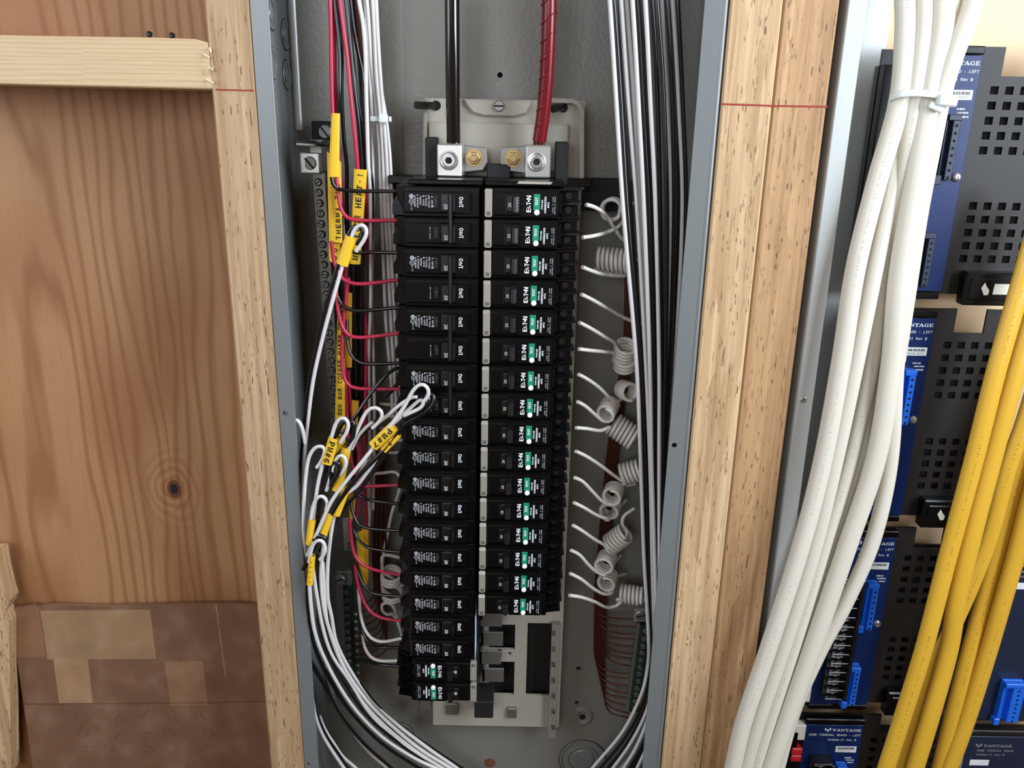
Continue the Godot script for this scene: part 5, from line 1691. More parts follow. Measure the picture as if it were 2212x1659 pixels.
func tags():
	flag([[716, 244, -28], [734, 245, -28], [732, 382, -29], [710, 382, -28]], "tag yellow", "uppermost yellow tag wrapped on the left wires above the neutral lug's level")
	flag([[706, 327, -38], [737, 350, -40], [740, 525, -42], [711, 522, -40]], "tag yellow", "long yellow tag half hidden behind the uppermost tag, writing along its right edge", "THERMA TUR", [0.03, 0.72], 0.0042, 0.70)
	flag([[710, 524, -44], [736, 526, -44], [731, 573, -46], [711, 563, -44]], "tag yellow", "short yellow tag end just left of the hooked pair's sleeve", "UO", [0.1, 0.85], 0.004, 0.62)
	flag([[765, 365, -36], [793, 367, -36], [778, 571, -40], [756, 570, -40]], "tag yellow", "yellow tag reading MB FLOOR HEAT-1 in black marker", "MB FLOOR HEAT-1", [0.04, 0.97], 0.0052, 0.5)
	flag([[729, 655, -42], [743, 657, -42], [746, 955, -46], [722, 985, -46]], "tag yellow", "long yellow tag reading MASTER BED BAR COFFEE MAKER DRAWER", "MASTER BED BAR COFFEE MAKER DRAWER", [0.05, 0.995], 0.0040, 0.5)
	flag([[745, 630, -50], [760, 633, -50], [760, 794, -52], [745, 793, -52]], "tag orange", "orange-yellow tag behind the long red wire beside the COFFEE MAKER tag")
	flag([[760, 864, -52], [775, 866, -52], [772, 925, -54], [759, 920, -54]], "tag orange", "small orange-yellow tag behind the slanting black wire")
	flag([[752, 1064, -50], [768, 1068, -50], [766, 1105, -52], [756, 1140, -52]], "tag orange", "narrow orange-yellow tag where the black wires turn toward the fourth single-pole breaker")
	var t := flag([[781, 1142, -56], [796, 1144, -56], [796, 1250, -58], [789, 1270, -58]], "tag orange", "ridged yellow tag hanging between the lower red and black wires")
	flag([[768, 1150, -54], [784, 1146, -54], [790, 1266, -58], [774, 1215, -56]], "tag yellow", "second ridged yellow tag overlapping the lower red wire")
	# sleeves on the hooked wires
	sleeve([759, 511, 2], [739, 572, 2], 25, "tag yellow", "plain yellow sleeve on the single tall hooked pair")
	sleeve([722, 945, 7], [705, 1001, 7], 24, "tag yellow", "yellow sleeve marked PM#6 on the hooked wires", "PM#6", 0.0052)
	sleeve([851, 921, 12], [806, 964, 12], 25, "tag yellow", "yellow sleeve marked PM#7 on the long raised hooks", "PM#7", 0.0052)
	sleeve([861, 937, 8], [828, 972, 8], 18, "tag yellow", "yellow sleeve tucked beneath the PM#7 sleeve", "#", 0.004)
	sleeve([749, 966, 0], [728, 1060, 0], 23, "tag yellow", "long yellow sleeve behind the PM#6 sleeve")
	sleeve([749, 1054, 4], [727, 1112, 4], 17, "tag yellow", "yellow sleeve low on the bundle below the crossing black wire")
	sleeve([714, 1107, 5], [697, 1160, 5], 18, "tag yellow", "bright yellow sleeve behind the lowest hook")
	sleeve([675, 1121, 5], [668, 1175, 5], 17, "tag yellow", "yellow sleeve beneath the lower left hook")
	sleeve([675, 1199, 8], [669, 1262, 8], 15, "tag yellow", "lowest yellow sleeve, inked along one edge, on the bundle by the panel lip", "IIIII", 0.0022)
	sleeve([648, 1074, -12], [654, 1138, -12], 9, "tag yellow", "sliver of yellow sleeve peeking past the left panel lip")

# ---------------------------------------------------------------- spare wires gathered at the left lip, ends bent into hooks
func hooks():
	var g := "hooked spare wires at the left lip"
	wire("white", [[655, 1200, -24], [653, 1080, -20], [656, 1000, -16], [664, 920, -12], [677, 820, -6], [697, 730, -2], [717, 655, 1], [738, 580, 2], [752, 535, 2], [764, 500, 3], [773, 489, 4], [784, 487, 5], [791, 495, 6], [790, 510, 6], [780, 528, 5], [769, 543, 4]], "tall white spare wire ending in the topmost hook above a plain yellow sleeve", g)
	wire("black", [[648, 1200, -27], [647, 1090, -23], [650, 1000, -18], [657, 915, -14], [669, 820, -8], [688, 730, -4], [706, 655, -1], [727, 580, 0], [744, 532, 0], [757, 498, 0], [766, 489, 0], [776, 490, 0], [782, 498, 0], [780, 512, 0], [771, 530, 0]], "black spare wire running beside the tall white one into the topmost hook", g)
	wire("white", [[626, 918, -6], [634, 908, -4], [643, 908, -3], [651, 920, -3], [656, 938, -4], [659, 957, -5]], "white hook end curling out over the left panel lip", g)
	wire("white", [[659, 1200, -4], [655, 1130, 0], [658, 1060, 2], [663, 1010, 3], [669, 984, 4], [680, 968, 5], [692, 964, 6], [700, 968, 7], [701, 978, 7], [694, 996, 6], [684, 1010, 5]], "white spare wire whose low hook leans against the PM#6 sleeve", g)
	wire("white", [[672, 1180, 0], [678, 1110, 2], [686, 1050, 4], [697, 1002, 6], [710, 960, 7], [718, 938, 8], [724, 918, 9], [734, 905, 10], [745, 904, 11], [752, 914, 11], [751, 928, 11], [744, 942, 10], [735, 956, 9]], "white spare wire hooked above the PM#6 sleeve", g)
	wire("black", [[682, 1150, -3], [690, 1080, 0], [704, 1010, 2], [722, 952, 3], [738, 916, 3], [750, 908, 3], [762, 912, 3], [766, 926, 3], [762, 944, 3], [748, 962, 3]], "thick black hook right of the PM#6 hook", g, 0.0022)
	wire("white", [[735, 1020, 0], [752, 975, 1], [762, 950, 2], [775, 922, 3], [787, 897, 4], [798, 884, 5], [812, 881, 6], [823, 888, 7], [825, 900, 7], [817, 913, 6], [804, 925, 5]], "white spare wire hooked between the PM#6 and PM#7 hooks", g)
	wire("black", [[745, 1000, -4], [768, 955, -3], [790, 930, -2], [806, 916, -2], [812, 910, -2]], "black spare wire end lying across the middle white hook", g)
	wire("white", [[760, 970, -2], [775, 940, -1], [792, 922, 0], [805, 912, 1]], "cut white wire end beneath the middle hook", g)
	wire("white", [[664, 1200, 4], [690, 1140, 8], [715, 1085, 10], [745, 1043, 11], [780, 1000, 12], [812, 960, 12], [838, 926, 13], [858, 900, 14], [872, 880, 15], [882, 862, 16], [892, 844, 17], [905, 832, 18], [917, 832, 19], [925, 842, 19], [924, 856, 18], [914, 868, 17]], "long white spare wire with the highest loop beyond the PM#7 sleeve", g)
	wire("white", [[846, 918, 9], [870, 896, 10], [888, 880, 11], [902, 868, 13], [911, 864, 14], [914, 872, 14], [906, 882, 13], [890, 890, 12], [872, 898, 11]], "second white loop nested below the highest loop", g)
	wire("white", [[822, 910, 0], [838, 897, 2], [862, 876, 4], [880, 864, 5], [893, 858, 6], [902, 858, 6]], "white wire slanting up behind the highest loop", g)
	wire("black", [[872, 905, 6], [890, 895, 8], [908, 884, 9], [920, 872, 9], [926, 862, 8], [920, 852, 7]], "glossy black loop under the white loops beyond the PM#7 sleeve", g, 0.0024)
	wire("black", [[856, 932, 4], [880, 912, 5], [905, 898, 6], [925, 884, 6], [936, 868, 5], [936, 856, 4], [928, 850, 3]], "outer glossy black loop farthest from the PM#7 sleeve", g, 0.0024)
	wire("black", [[655, 1230, 0], [690, 1160, 4], [722, 1100, 6], [756, 1050, 7], [790, 1012, 8], [818, 984, 9], [848, 950, 9], [868, 925, 9]], "black spare wire alongside the long white one through the PM#7 sleeve", g, 0.0021)
	wire("white", [[700, 1150, -2], [715, 1120, 0], [740, 1075, 1], [770, 1050, 1], [800, 1010, 2], [826, 972, 4]], "white spare wire entering the sleeve beneath the PM#7 sleeve", g)
	wire("black", [[690, 1190, -4], [735, 1110, -2], [780, 1055, 0], [820, 1000, 1], [845, 962, 2]], "black spare wire beneath the two raised sleeves", g)
	wire("white", [[775, 1028, -6], [782, 1012, -5], [790, 998, -4], [793, 992, -4]], "short cut white wire end between the two raised pairs", g)
	wire("white", [[705, 1060, 1], [714, 1030, 3], [721, 1002, 5], [729, 988, 6], [738, 984, 7], [746, 991, 7], [747, 1004, 7], [742, 1016, 6], [735, 1026, 5]], "small white hook in front of the long yellow sleeve below PM#6", g)
	wire("black", [[716, 1050, 2], [716, 1010, 4], [720, 1000, 5], [728, 998, 6], [733, 1006, 6], [731, 1020, 6], [722, 1036, 6], [716, 1046, 5]], "black hook inside the small white hook below PM#6", g, 0.0022)
	wire("white", [[668, 1160, 4], [671, 1125, 5], [676, 1095, 6], [684, 1077, 7], [694, 1072, 8], [703, 1077, 8], [707, 1088, 8], [704, 1102, 7]], "white hook left of the bright yellow lower sleeves", g)
	wire("white", [[667, 1215, 8], [671, 1195, 9], [676, 1178, 10], [684, 1169, 11], [694, 1168, 12], [701, 1176, 12], [702, 1190, 12], [697, 1202, 11], [691, 1209, 10]], "lowest white hook curling above the lowest yellow sleeve", g)
	wire("black", [[674, 1190, 4], [679, 1166, 6], [687, 1158, 7], [696, 1158, 8], [703, 1166, 8], [703, 1180, 8]], "lowest black hook behind the lowest white hook", g, 0.0022)
	wire("white", [[655, 1132, -10], [657, 1160, -8], [661, 1190, -6], [665, 1225, -4]], "white wire emerging below the yellow sliver at the left lip", g)
	# the same wires sweep down and across the bottom of the box
	g = "spare wires sweeping across the bottom of the box"
	var low := [
		["white", [[668, 1255, 6], [671, 1300, 4], [679, 1360, 0], [697, 1413, -8], [735, 1486, -20], [775, 1541, -32], [830, 1595, -44], [900, 1640, -54], [960, 1668, -60]], "long white spare wire sweeping from the lowest yellow sleeve"],
		["white", [[675, 1225, 3], [685, 1290, 0], [697, 1355, -6], [716, 1413, -14], [753, 1468, -24], [800, 1542, -36], [850, 1590, -48], [920, 1638, -58], [975, 1668, -64]], "white spare wire between two black ones in the sweep, second from its upper edge"],
		["white", [[706, 1130, 2], [699, 1180, 2], [693, 1240, 0], [699, 1310, -4], [713, 1365, -10], [742, 1439, -20], [789, 1509, -32], [840, 1562, -44], [910, 1620, -56], [990, 1670, -64]], "white spare wire along the upper edge of the sweep"],
		["white", [[722, 1110, 0], [714, 1160, 0], [708, 1220, -2], [708, 1290, -6], [716, 1330, -10], [726, 1385, -16], [752, 1440, -26], [800, 1510, -40], [852, 1560, -50], [930, 1620, -60], [1000, 1668, -68]], "upper white spare wire dropping from the sleeve below the crossing black wire"],
		["white", [[697, 1215, 0], [699, 1260, -2], [702, 1310, -6], [709, 1355, -10], [731, 1420, -18], [772, 1496, -30], [830, 1566, -44], [900, 1622, -56], [968, 1668, -62]], "white spare wire from the lowest hook into the sweep"],
		["white", [[664, 1440, -6], [668, 1470, -8], [675, 1510, -12], [682, 1550, -18], [699, 1592, -26], [735, 1648, -38], [752, 1672, -42]], "outer white wire looping low beside the left lip"],
		["white", [[700, 1440, -30], [709, 1470, -34], [735, 1537, -44], [765, 1584, -52], [800, 1627, -60], [850, 1672, -68]], "dull white wire sagging below the sweep"],
		["white", [[690, 1545, -50], [703, 1578, -48], [722, 1608, -46], [740, 1634, -48], [765, 1656, -54], [780, 1670, -58]], "short white wire at the bottom edge beside the outer white wire"],
		["black", [[672, 1205, 4], [664, 1250, 3], [664, 1300, 0], [672, 1365, -4], [688, 1420, -12], [724, 1490, -24], [766, 1548, -36], [825, 1606, -48], [890, 1650, -58], [930, 1672, -62]], "black spare wire under the long white one in the sweep"],
		["black", [[683, 1200, 1], [688, 1280, -2], [690, 1350, -6], [707, 1410, -12], [745, 1478, -22], [790, 1542, -34], [845, 1592, -46], [912, 1640, -58], [968, 1670, -64]], "black spare wire in the middle of the sweep", 0.0022],
		["black", [[690, 1230, -1], [692, 1290, -4], [704, 1352, -10], [727, 1420, -18], [765, 1482, -28], [808, 1540, -40], [860, 1588, -52], [934, 1640, -62], [984, 1670, -68]], "black spare wire between the two upper white wires of the sweep", 0.0022],
		["black", [[715, 1120, -2], [704, 1200, -4], [704, 1270, -8], [714, 1345, -14], [738, 1415, -22], [776, 1475, -34], [826, 1536, -46], [880, 1580, -56], [960, 1635, -66], [1010, 1668, -70]], "black spare wire above the sweep's upper white wires"],
		["black", [[652, 1200, -10], [655, 1300, -6], [660, 1370, -8], [672, 1430, -14], [700, 1480, -24], [740, 1550, -38], [790, 1610, -50], [860, 1672, -60]], "black spare wire along the lower edge of the sweep"],
		["black", [[668, 1462, -12], [675, 1490, -16], [684, 1540, -22], [702, 1585, -30], [735, 1635, -40], [760, 1672, -48]], "outer black wire beside the low outer white wire"],
		["black", [[640, 1140, -26], [650, 1230, -18], [655, 1330, -16], [664, 1410, -20], [690, 1460, -28], [720, 1520, -40], [770, 1590, -56], [842, 1672, -70]], "black wire deep below the sweep"],
	]
	for q in low:
		wire(q[0], q[1], q[2], g, q[3] if q.size() > 3 else 0.00185)

# ---------------------------------------------------------------- lighting control cabinet on the right
const SCREW_Y := 1.4569
const PITCH := 0.2240

# plate in the xy plane with rectangular holes: a grid of cells, left open where a hole is
func pierced_plate(mb: MB, outline: PackedVector2Array, holes: Array, z0: float, z1: float):
	var xs := []
	var ys := []
	for p in outline:
		xs.append(p.x)
		ys.append(p.y)
	for h in holes:
		xs.append_array([h.position.x, h.end.x])
		ys.append_array([h.position.y, h.end.y])
	xs = unique(xs)
	ys = unique(ys)
	var solid := {}
	for i in xs.size() - 1:
		for j in ys.size() - 1:
			var c := Vector2((xs[i] + xs[i + 1]) * 0.5, (ys[j] + ys[j + 1]) * 0.5)
			if not Geometry2D.is_point_in_polygon(c, outline): continue
			var open := false
			for h in holes:
				if h.has_point(c):
					open = true
					break
			if not open: solid[Vector2i(i, j)] = true
	for k in solid:
		var x0: float = xs[k.x]
		var x1: float = xs[k.x + 1]
		var y0: float = ys[k.y]
		var y1: float = ys[k.y + 1]
		mb.quad(Vector3(x0, y0, z1), Vector3(x1, y0, z1), Vector3(x1, y1, z1), Vector3(x0, y1, z1), Vector3(0, 0, 1))
		if not solid.has(k + Vector2i(1, 0)): mb.quad(Vector3(x1, y0, z0), Vector3(x1, y1, z0), Vector3(x1, y1, z1), Vector3(x1, y0, z1), Vector3(1, 0, 0))
		if not solid.has(k - Vector2i(1, 0)): mb.quad(Vector3(x0, y0, z0), Vector3(x0, y1, z0), Vector3(x0, y1, z1), Vector3(x0, y0, z1), Vector3(-1, 0, 0))
		if not solid.has(k + Vector2i(0, 1)): mb.quad(Vector3(x0, y1, z0), Vector3(x1, y1, z0), Vector3(x1, y1, z1), Vector3(x0, y1, z1), Vector3(0, 1, 0))
		if not solid.has(k - Vector2i(0, 1)): mb.quad(Vector3(x0, y0, z0), Vector3(x1, y0, z0), Vector3(x1, y0, z1), Vector3(x0, y0, z1), Vector3(0, -1, 0))

func unique(a: Array) -> Array:
	a.sort()
	var out := []
	for v in a:
		if out.is_empty() or v - out[-1] > 0.00002: out.append(v)
	return out

func pin_connector(t: Node, lo: Vector2, hi: Vector2, m: Material, called: String, label: String):
	var mb := MB.new()
	var z := 0.0085
	# low tray on the left, raised row of pin sockets on the right, capped at the top, with a latch at the foot
	var mid := lerpf(lo.x, hi.x, 0.42)
	mb.span(Vector3(lo.x, lo.y, z), Vector3(hi.x, hi.y, z + 0.0035), 0.0006)
	mb.span(Vector3(mid, lo.y + 0.001, z + 0.003), Vector3(hi.x, hi.y - 0.004, z + 0.0095), 0.0006)
	mb.span(Vector3(lo.x, hi.y - 0.005, z + 0.003), Vector3(hi.x, hi.y, z + 0.0105), 0.0006)
	mb.span(Vector3(lo.x, lo.y + 0.004, z + 0.003), Vector3(lo.x + 0.0012, hi.y - 0.004, z + 0.0075), 0.0003)
	mb.span(Vector3(lo.x - 0.003, lo.y - 0.003, z + 0.001), Vector3(lo.x + 0.003, lo.y + 0.005, z + 0.009), 0.0006)
	var pc := part(called, mb.mesh(), t, m, label)
	mb = MB.new()
	var n := 8
	for k in n:
		var y := lerpf(lo.y + 0.003, hi.y - 0.009, k / (n - 1.0))
		mb.lathe([[0.0013, 0.0001], [0.0011, 0.0003], [0.0, 0.0003]], Transform3D(Basis.IDENTITY, Vector3((mid + hi.x) * 0.5, y, z + 0.0095)), 10)
	part("pin_sockets", mb.mesh(), pc, mats["hole shade"])

func terminal_board(t: Node3D, k: int, blue_parts: bool, words: bool, number: String):
	# board front is at local z = 0.0085; x from the bracket's left edge, y from the fixing screw
	var B := 0.0085
	var edge := 0.0805
	var mb := MB.new()
	mb.span(Vector3(0.0185, -0.1003, 0.0068), Vector3(edge, 0.0984, B), 0.0003)
	var cb := part("circuit_board", mb.mesh(), t, mats["board blue"], "blue circuit board")
	mb = MB.new()
	var x := func(px: float, py: float) -> Transform3D: return Transform3D(Basis.IDENTITY, Vector3(px, py, B + 0.0001))
	if words:
		letter(mb, "VANTAGE", "serif bold", x.call(0.0634, 0.0922), 0.0031, 0.0310)
		# faceted emblem before the name
		for q in [[-0.0026, 0.0006, 0.0], [0.0, -0.0008, 0.0], [0.0023, 0.0008, 0.0]]:
			mb.slab(PackedVector3Array([Vector3(0.0432 + q[0] - 0.0011, 0.0925 + q[1], B + 0.0002), Vector3(0.0432 + q[0], 0.0925 + q[1] + 0.0021, B + 0.0002), Vector3(0.0432 + q[0] + 0.0011, 0.0925 + q[1], B + 0.0002), Vector3(0.0432 + q[0], 0.0925 + q[1] - 0.0024, B + 0.0002)]), Vector3(0, 0, -0.0002))
		letter(mb, "UDMB TERMINAL BOARD - LEFT", "mono", x.call(0.0513, 0.0858), 0.0025, 0.0560)
		letter(mb, "104604-01 Rev B", "mono", x.call(0.0598, 0.0795), 0.0024, 0.0310)
		illegible_row(mb, Vector3(0.0700, 0.0560, B + 0.0002), 0.0070, 0.0018, 11 + k)
		illegible_row(mb, Vector3(0.0725, 0.0530, B + 0.0002), 0.0090, 0.0016, 12 + k)
		illegible_row(mb, Vector3(0.0735, 0.0497, B + 0.0002), 0.0070, 0.0018, 13 + k)
	mb.box(Vector3(0.0615, 0.0, B + 0.0001), Vector3(0.0180, 0.0005, 0.0002))
	part("board_print", mb.mesh(), cb, mats["print white"])
	if words:
		mb = MB.new()
		mb.span(Vector3(0.0545, 0.0632, B), Vector3(0.0772, 0.0712, B + 0.0004), 0.00035)
		part("number_label", mb.mesh(), cb, mats["paper white"], "white number label")
		mb = MB.new()
		var r := RandomNumberGenerator.new()
		r.seed = 40 + k
		var u := 0.0572
		while u < 0.0748:
			var w := r.randf_range(0.0003, 0.0010)
			mb.span(Vector3(u, 0.0674, B + 0.0003), Vector3(u + w, 0.0698, B + 0.0005))
			u += w + r.randf_range(0.0003, 0.0007)
		if number: letter(mb, number, "mono", Transform3D(Basis.IDENTITY, Vector3(0.0660, 0.0654, B + 0.0004)), 0.0022, 0.0155)
		part("label_print", mb.mesh(), cb, mats["print black"])
	var m: Material = mats["connector blue"] if blue_parts else mats["board dark"]
	pin_connector(t, Vector2(0.0560, -0.003), Vector2(0.0670, 0.0515), m, "pin_connector", "blue pin connector above the screw" if blue_parts else "dark pin connector above the screw")
	pin_connector(t, Vector2(0.0520, -0.096), Vector2(0.0630, -0.047), m, "pin_connector", "blue pin connector near the board's foot" if blue_parts else "dark pin connector near the board's foot")
	# barrier strip with screw terminals
	mb = MB.new()
	mb.span(Vector3(0.0270, -0.083, B), Vector3(0.0480, 0.060, B + 0.007), 0.0008)
	mb.span(Vector3(0.0460, -0.083, B), Vector3(0.0490, 0.060, B + 0.018), 0.0006)
	for q in 14: mb.span(Vector3(0.0270, -0.083 + q * 0.0109, B + 0.006), Vector3(0.0470, -0.0812 + q * 0.0109, B + 0.016), 0.0005)
	var bs := part("barrier_strip", mb.mesh(), t, mats["black gloss"])
	for q in 13:
		mb = MB.new()
		mb.box(Vector3(0.0365, -0.0766 + q * 0.0109, B + 0.0085), Vector3(0.012, 0.0062, 0.0012), 0.0005)
		screw(mb, Vector3(0.0365, -0.0766 + q * 0.0109, B + 0.0092), Vector3(0, 0, 1), 0.0029, 0.0016, q * 0.9, 0.25)
		part("screw_terminal", mb.mesh(), bs, mats["bright steel"])
	mb = MB.new()
	var s := Transform3D(Basis.IDENTITY, Vector3(0.0755, 0.0, B))
	mb.lathe([[0.0041, 0.0], [0.0040, 0.0010], [0.0028, 0.0024], [0.0013, 0.0028], [0.0013, 0.0018], [0.0, 0.0018]], s, 22)
	part("fixing_screw", mb.mesh(), t, mats["bright steel"])

func illegible_row(mb: MB, c: Vector3, length: float, h: float, sd: int):
	var r := RandomNumberGenerator.new()
	r.seed = sd
	var u := -length * 0.5
	while u < length * 0.5:
		var w := r.randf_range(0.25, 0.55) * h
		mb.box(c + Vector3(u, 0, 0), Vector3(w, h * r.randf_range(0.6, 1.0), 0.0002))
		u += w + h * 0.25

func module_bracket(t: Node3D, wide: float):
	var mb := MB.new()
	var outline := PackedVector2Array([Vector2(0, 0.1025), Vector2(0.014, 0.1025), Vector2(0.014, 0.1060), Vector2(0.103, 0.1060), Vector2(0.103, 0.083), Vector2(0.131, 0.083), Vector2(0.131, 0.1060), Vector2(wide, 0.1060), Vector2(wide, -0.104), Vector2(0.075, -0.104), Vector2(0.075, -0.1085), Vector2(0.004, -0.1085), Vector2(0.004, -0.098), Vector2(0, -0.098)])
	var holes := []
	for g in [[0.0717, 0.0123], [-0.0248, 0.0117]]:
		for j in 5:
			for i in 6:
				var c := Vector2(0.0995 + i * 0.0128, g[0] - g[1] * j)
				if c.x < wide - 0.004: holes.append(Rect2(c - Vector2(0.0035, 0.0033), Vector2(0.007, 0.0066)))
	pierced_plate(mb, outline, holes, -0.0025, 0.0)
	part("pierced_plate", mb.mesh(), t, mats["bracket black"])
	mb = MB.new()
	mb.span(Vector3(0.012, -0.097, -0.016), Vector3(wide - 0.004, 0.080, -0.012), 0)
	part("hole_shade_sheet", mb.mesh(), t, mats["bracket hole shade"])
	mb = MB.new()
	# snap rails above and below the board, raised box at the foot, block at the inner end
	for q in [[0.018, 0.0992, 0.082, 0.1058], [0.018, -0.1075, 0.080, -0.1012]]:
		mb = MB.new()
		mb.span(Vector3(q[0], q[1], 0.0), Vector3(q[2], q[3], 0.0085), 0.001)
		part("snap_rail", mb.mesh(), t, mats["black plastic"])
	mb = MB.new()
	mb.span(Vector3(0.0990, -0.112, 0.0), Vector3(0.150, -0.082, 0.012), 0.0016)
	mb.span(Vector3(0.1035, -0.107, 0.011), Vector3(0.150, -0.087, 0.0135), 0.001)
	part("foot_box", mb.mesh(), t, mats["black plastic"])
	mb = MB.new()
	mb.span(Vector3(0.0, -0.09, -0.012), Vector3(0.012, 0.09, 0.010), 0.001)
	part("end_block", mb.mesh(), t, mats["black plastic"])

func control_cabinet():
	# cabinet shell
	var t := thing("control_cabinet", "sheet metal lighting control cabinet to the right of the studs, open at the front", "cabinet", Vector3(0.279, 1.2, -0.045))
	var o := t.position
	var lip := csg_part("front_lip", t, mats["galvanised"])
	csg_box(lip, Vector3(0.2808, 1.2, -0.0008) - o, Vector3(0.0134, 1.3, 0.0016))
	csg_hole(lip, P(1735, 863, 0) - o, 0.0021)
	var mb := MB.new()
	mb.span(Vector3(0.2735, 0.55, -0.094) - o, Vector3(0.2750, 1.85, -0.0005) - o)
	part("side_wall", mb.mesh(), t, mats["galvanised"])
	var plate := csg_part("back_plate", t, mats["galvanised"])
	csg_box(plate, Vector3(0.309, 1.2, -0.089) - o, Vector3(0.068, 1.3, 0.002))
	var kh := P(1790, 857, -0.088) - o
	csg_hole(plate, kh, 0.0046)
	csg_hole(plate, kh + Vector3(0.0006, 0.0058, 0), 0.0026)
	csg_box(plate, kh + Vector3(0.0003, 0.003, 0), Vector3(0.0046, 0.006, 0.02), true)
	csg_hole(plate, P(1831, 981, -0.088) - o, 0.0016)
	mb = MB.new()
	mb.span(Vector3(0.275, 0.55, -0.098) - o, Vector3(0.74, 1.85, -0.0945) - o)
	part("back_board", mb.mesh(), t, mats["back tan"])
	mb = MB.new()
	mb.lathe([[0.0030, 0.0], [0.0030, 0.0010], [0.0022, 0.0016], [0.0, 0.0016]], Transform3D(Basis.IDENTITY, P(1735, 863, -0.001) - o), 16)
	part("rivet", mb.mesh(), t, mats["bright steel"])
	# four modules in the left column
	var where := ["topmost", "second", "third", "lowest"]
	var nums := ["06045197", "06081821", "", ""]
	for k in 4:
		t = thing("control_module", where[k] + " blue terminal board on a pierced black bracket, behind the white cables", "control module", Vector3(0.3290, SCREW_Y - PITCH * k - (0.002 if k == 3 else 0.0), -0.0605), "control modules in the cabinet's main column")
		module_bracket(t, 0.172)
		terminal_board(t, k, k >= 1, true, nums[k])
		if k == 2:
			mb = MB.new()
			mb.span(Vector3(0.0090, -0.096, 0.0), Vector3(0.0175, -0.076, 0.012), 0.0008)
			part("white_relay", mb.mesh(), t, mats["white pad"], "white block at the board's left edge")
		if k == 3:
			mb = MB.new()
			mb.span(Vector3(0.0075, 0.0790, 0.0), Vector3(0.0190, 0.0985, 0.010), 0.0008)
			part("white_relay", mb.mesh(), t, mats["white pad"], "white block at the board's left edge")
			for q in 2:
				mb = MB.new()
				mb.span(Vector3(0.0065, 0.0610 - q * 0.0092, 0.0), Vector3(0.0180, 0.0694 - q * 0.0092, 0.012), 0.0010)
				mb.lathe([[0.0026, 0.0], [0.0024, 0.0010], [0.0, 0.0012]], Transform3D(Basis.IDENTITY, Vector3(0.0122, 0.0652 - q * 0.0092, 0.0118)), 14)
				part("red_rocker", mb.mesh(), t, mats["relay red"], "red rocker at the board's left edge")
		# worn white marks on the foot box
		mb = MB.new()
		mb.slab(PackedVector3Array([Vector3(0.113, -0.0955, 0.0141), Vector3(0.1155, -0.0905, 0.0141), Vector3(0.1175, -0.0940, 0.0141), Vector3(0.1205, -0.0975, 0.0141), Vector3(0.1200, -0.1015, 0.0141), Vector3(0.1165, -0.1020, 0.0141)]), Vector3(0, 0, -0.0006))
		mb.slab(PackedVector3Array([Vector3(0.1245, -0.0915, 0.0141), Vector3(0.1400, -0.0915, 0.0141), Vector3(0.1400, -0.1010, 0.0141), Vector3(0.1240, -0.1010, 0.0141)]), Vector3(0, 0, -0.0006))
		part("white_marks", mb.mesh(), t, mats["white pad"], "white marks on the bracket's foot")
	# the neighbouring column, of which the photograph shows only the left edge
	for k in 2:
		t = thing("control_module", ["upper", "lower"][k] + " dark terminal board cut by the right edge behind the yellow cables", "control module", Vector3(0.5290 - 0.0185 - 0.005, 0.9925 - PITCH * k + (0.0035 if k else 0.0), -0.0605), "control modules cut by the right edge")
		mb = MB.new()
		var B := 0.0085
		mb.span(Vector3(0.0185, -0.1003, 0.0068), Vector3(0.1, 0.0984, B), 0.0003)
		part("circuit_board", mb.mesh(), t, mats["board dark"])
		mb = MB.new()
		mb.span(Vector3(0.0178, -0.1003, 0.0066), Vector3(0.0190, 0.0984, 0.0089), 0.0003)
		part("board_edge", mb.mesh(), t, mats["galvanised"])
		mb = MB.new()
		mb.lathe([[0.0041, 0.0], [0.0040, 0.0010], [0.0028, 0.0024], [0.0013, 0.0028], [0.0, 0.0018]], Transform3D(Basis.IDENTITY, Vector3(0.0235, 0.0, B)), 22)
		part("fixing_screw", mb.mesh(), t, mats["bright steel"])
		pin_connector(t, Vector2(0.040, -0.097), Vector2(0.062, -0.047), mats["connector blue"], "pin_connector", "blue pin connector")
		mb = MB.new()
		letter(mb, "VANTAGE", "serif bold", Transform3D(Basis.IDENTITY, Vector3(0.0535, 0.0862, B + 0.0001)), 0.0031, 0.0310)
		for q in [[-0.0026, 0.0006], [0.0, -0.0008], [0.0023, 0.0008]]:
			mb.slab(PackedVector3Array([Vector3(0.0330 + q[0] - 0.0011, 0.0865 + q[1], B + 0.0002), Vector3(0.0330 + q[0], 0.0886 + q[1], B + 0.0002), Vector3(0.0330 + q[0] + 0.0011, 0.0865 + q[1], B + 0.0002), Vector3(0.0330 + q[0], 0.0841 + q[1], B + 0.0002)]), Vector3(0, 0, -0.0002))
		letter(mb, "UDMB TERMINAL BOARD", "mono", Transform3D(Basis.IDENTITY, Vector3(0.0520, 0.0800, B + 0.0001)), 0.0024, 0.0400)
		letter(mb, "104604-01 Rev B", "mono", Transform3D(Basis.IDENTITY, Vector3(0.0475, 0.0745, B + 0.0001)), 0.0023, 0.0310)
		part("board_print", mb.mesh(), t, mats["print grey"])
		mb = MB.new()
		mb.span(Vector3(0.0270, 0.0600, B), Vector3(0.0480, 0.0675, B + 0.0004), 0.00035)
		part("number_label", mb.mesh(), t, mats["paper white"], "white number label")
		mb = MB.new()
		var plate2 := PackedVector2Array([Vector2(-0.003, 0.106), Vector2(0.12, 0.106), Vector2(0.12, -0.108), Vector2(-0.003, -0.108)])
		pierced_plate(mb, plate2, [], -0.0025, 0.0)
		mb.span(Vector3(0.014, 0.0992, 0.0), Vector3(0.082, 0.1058, 0.0085), 0.001)
		part("bracket", mb.mesh(), t, mats["bracket black"])

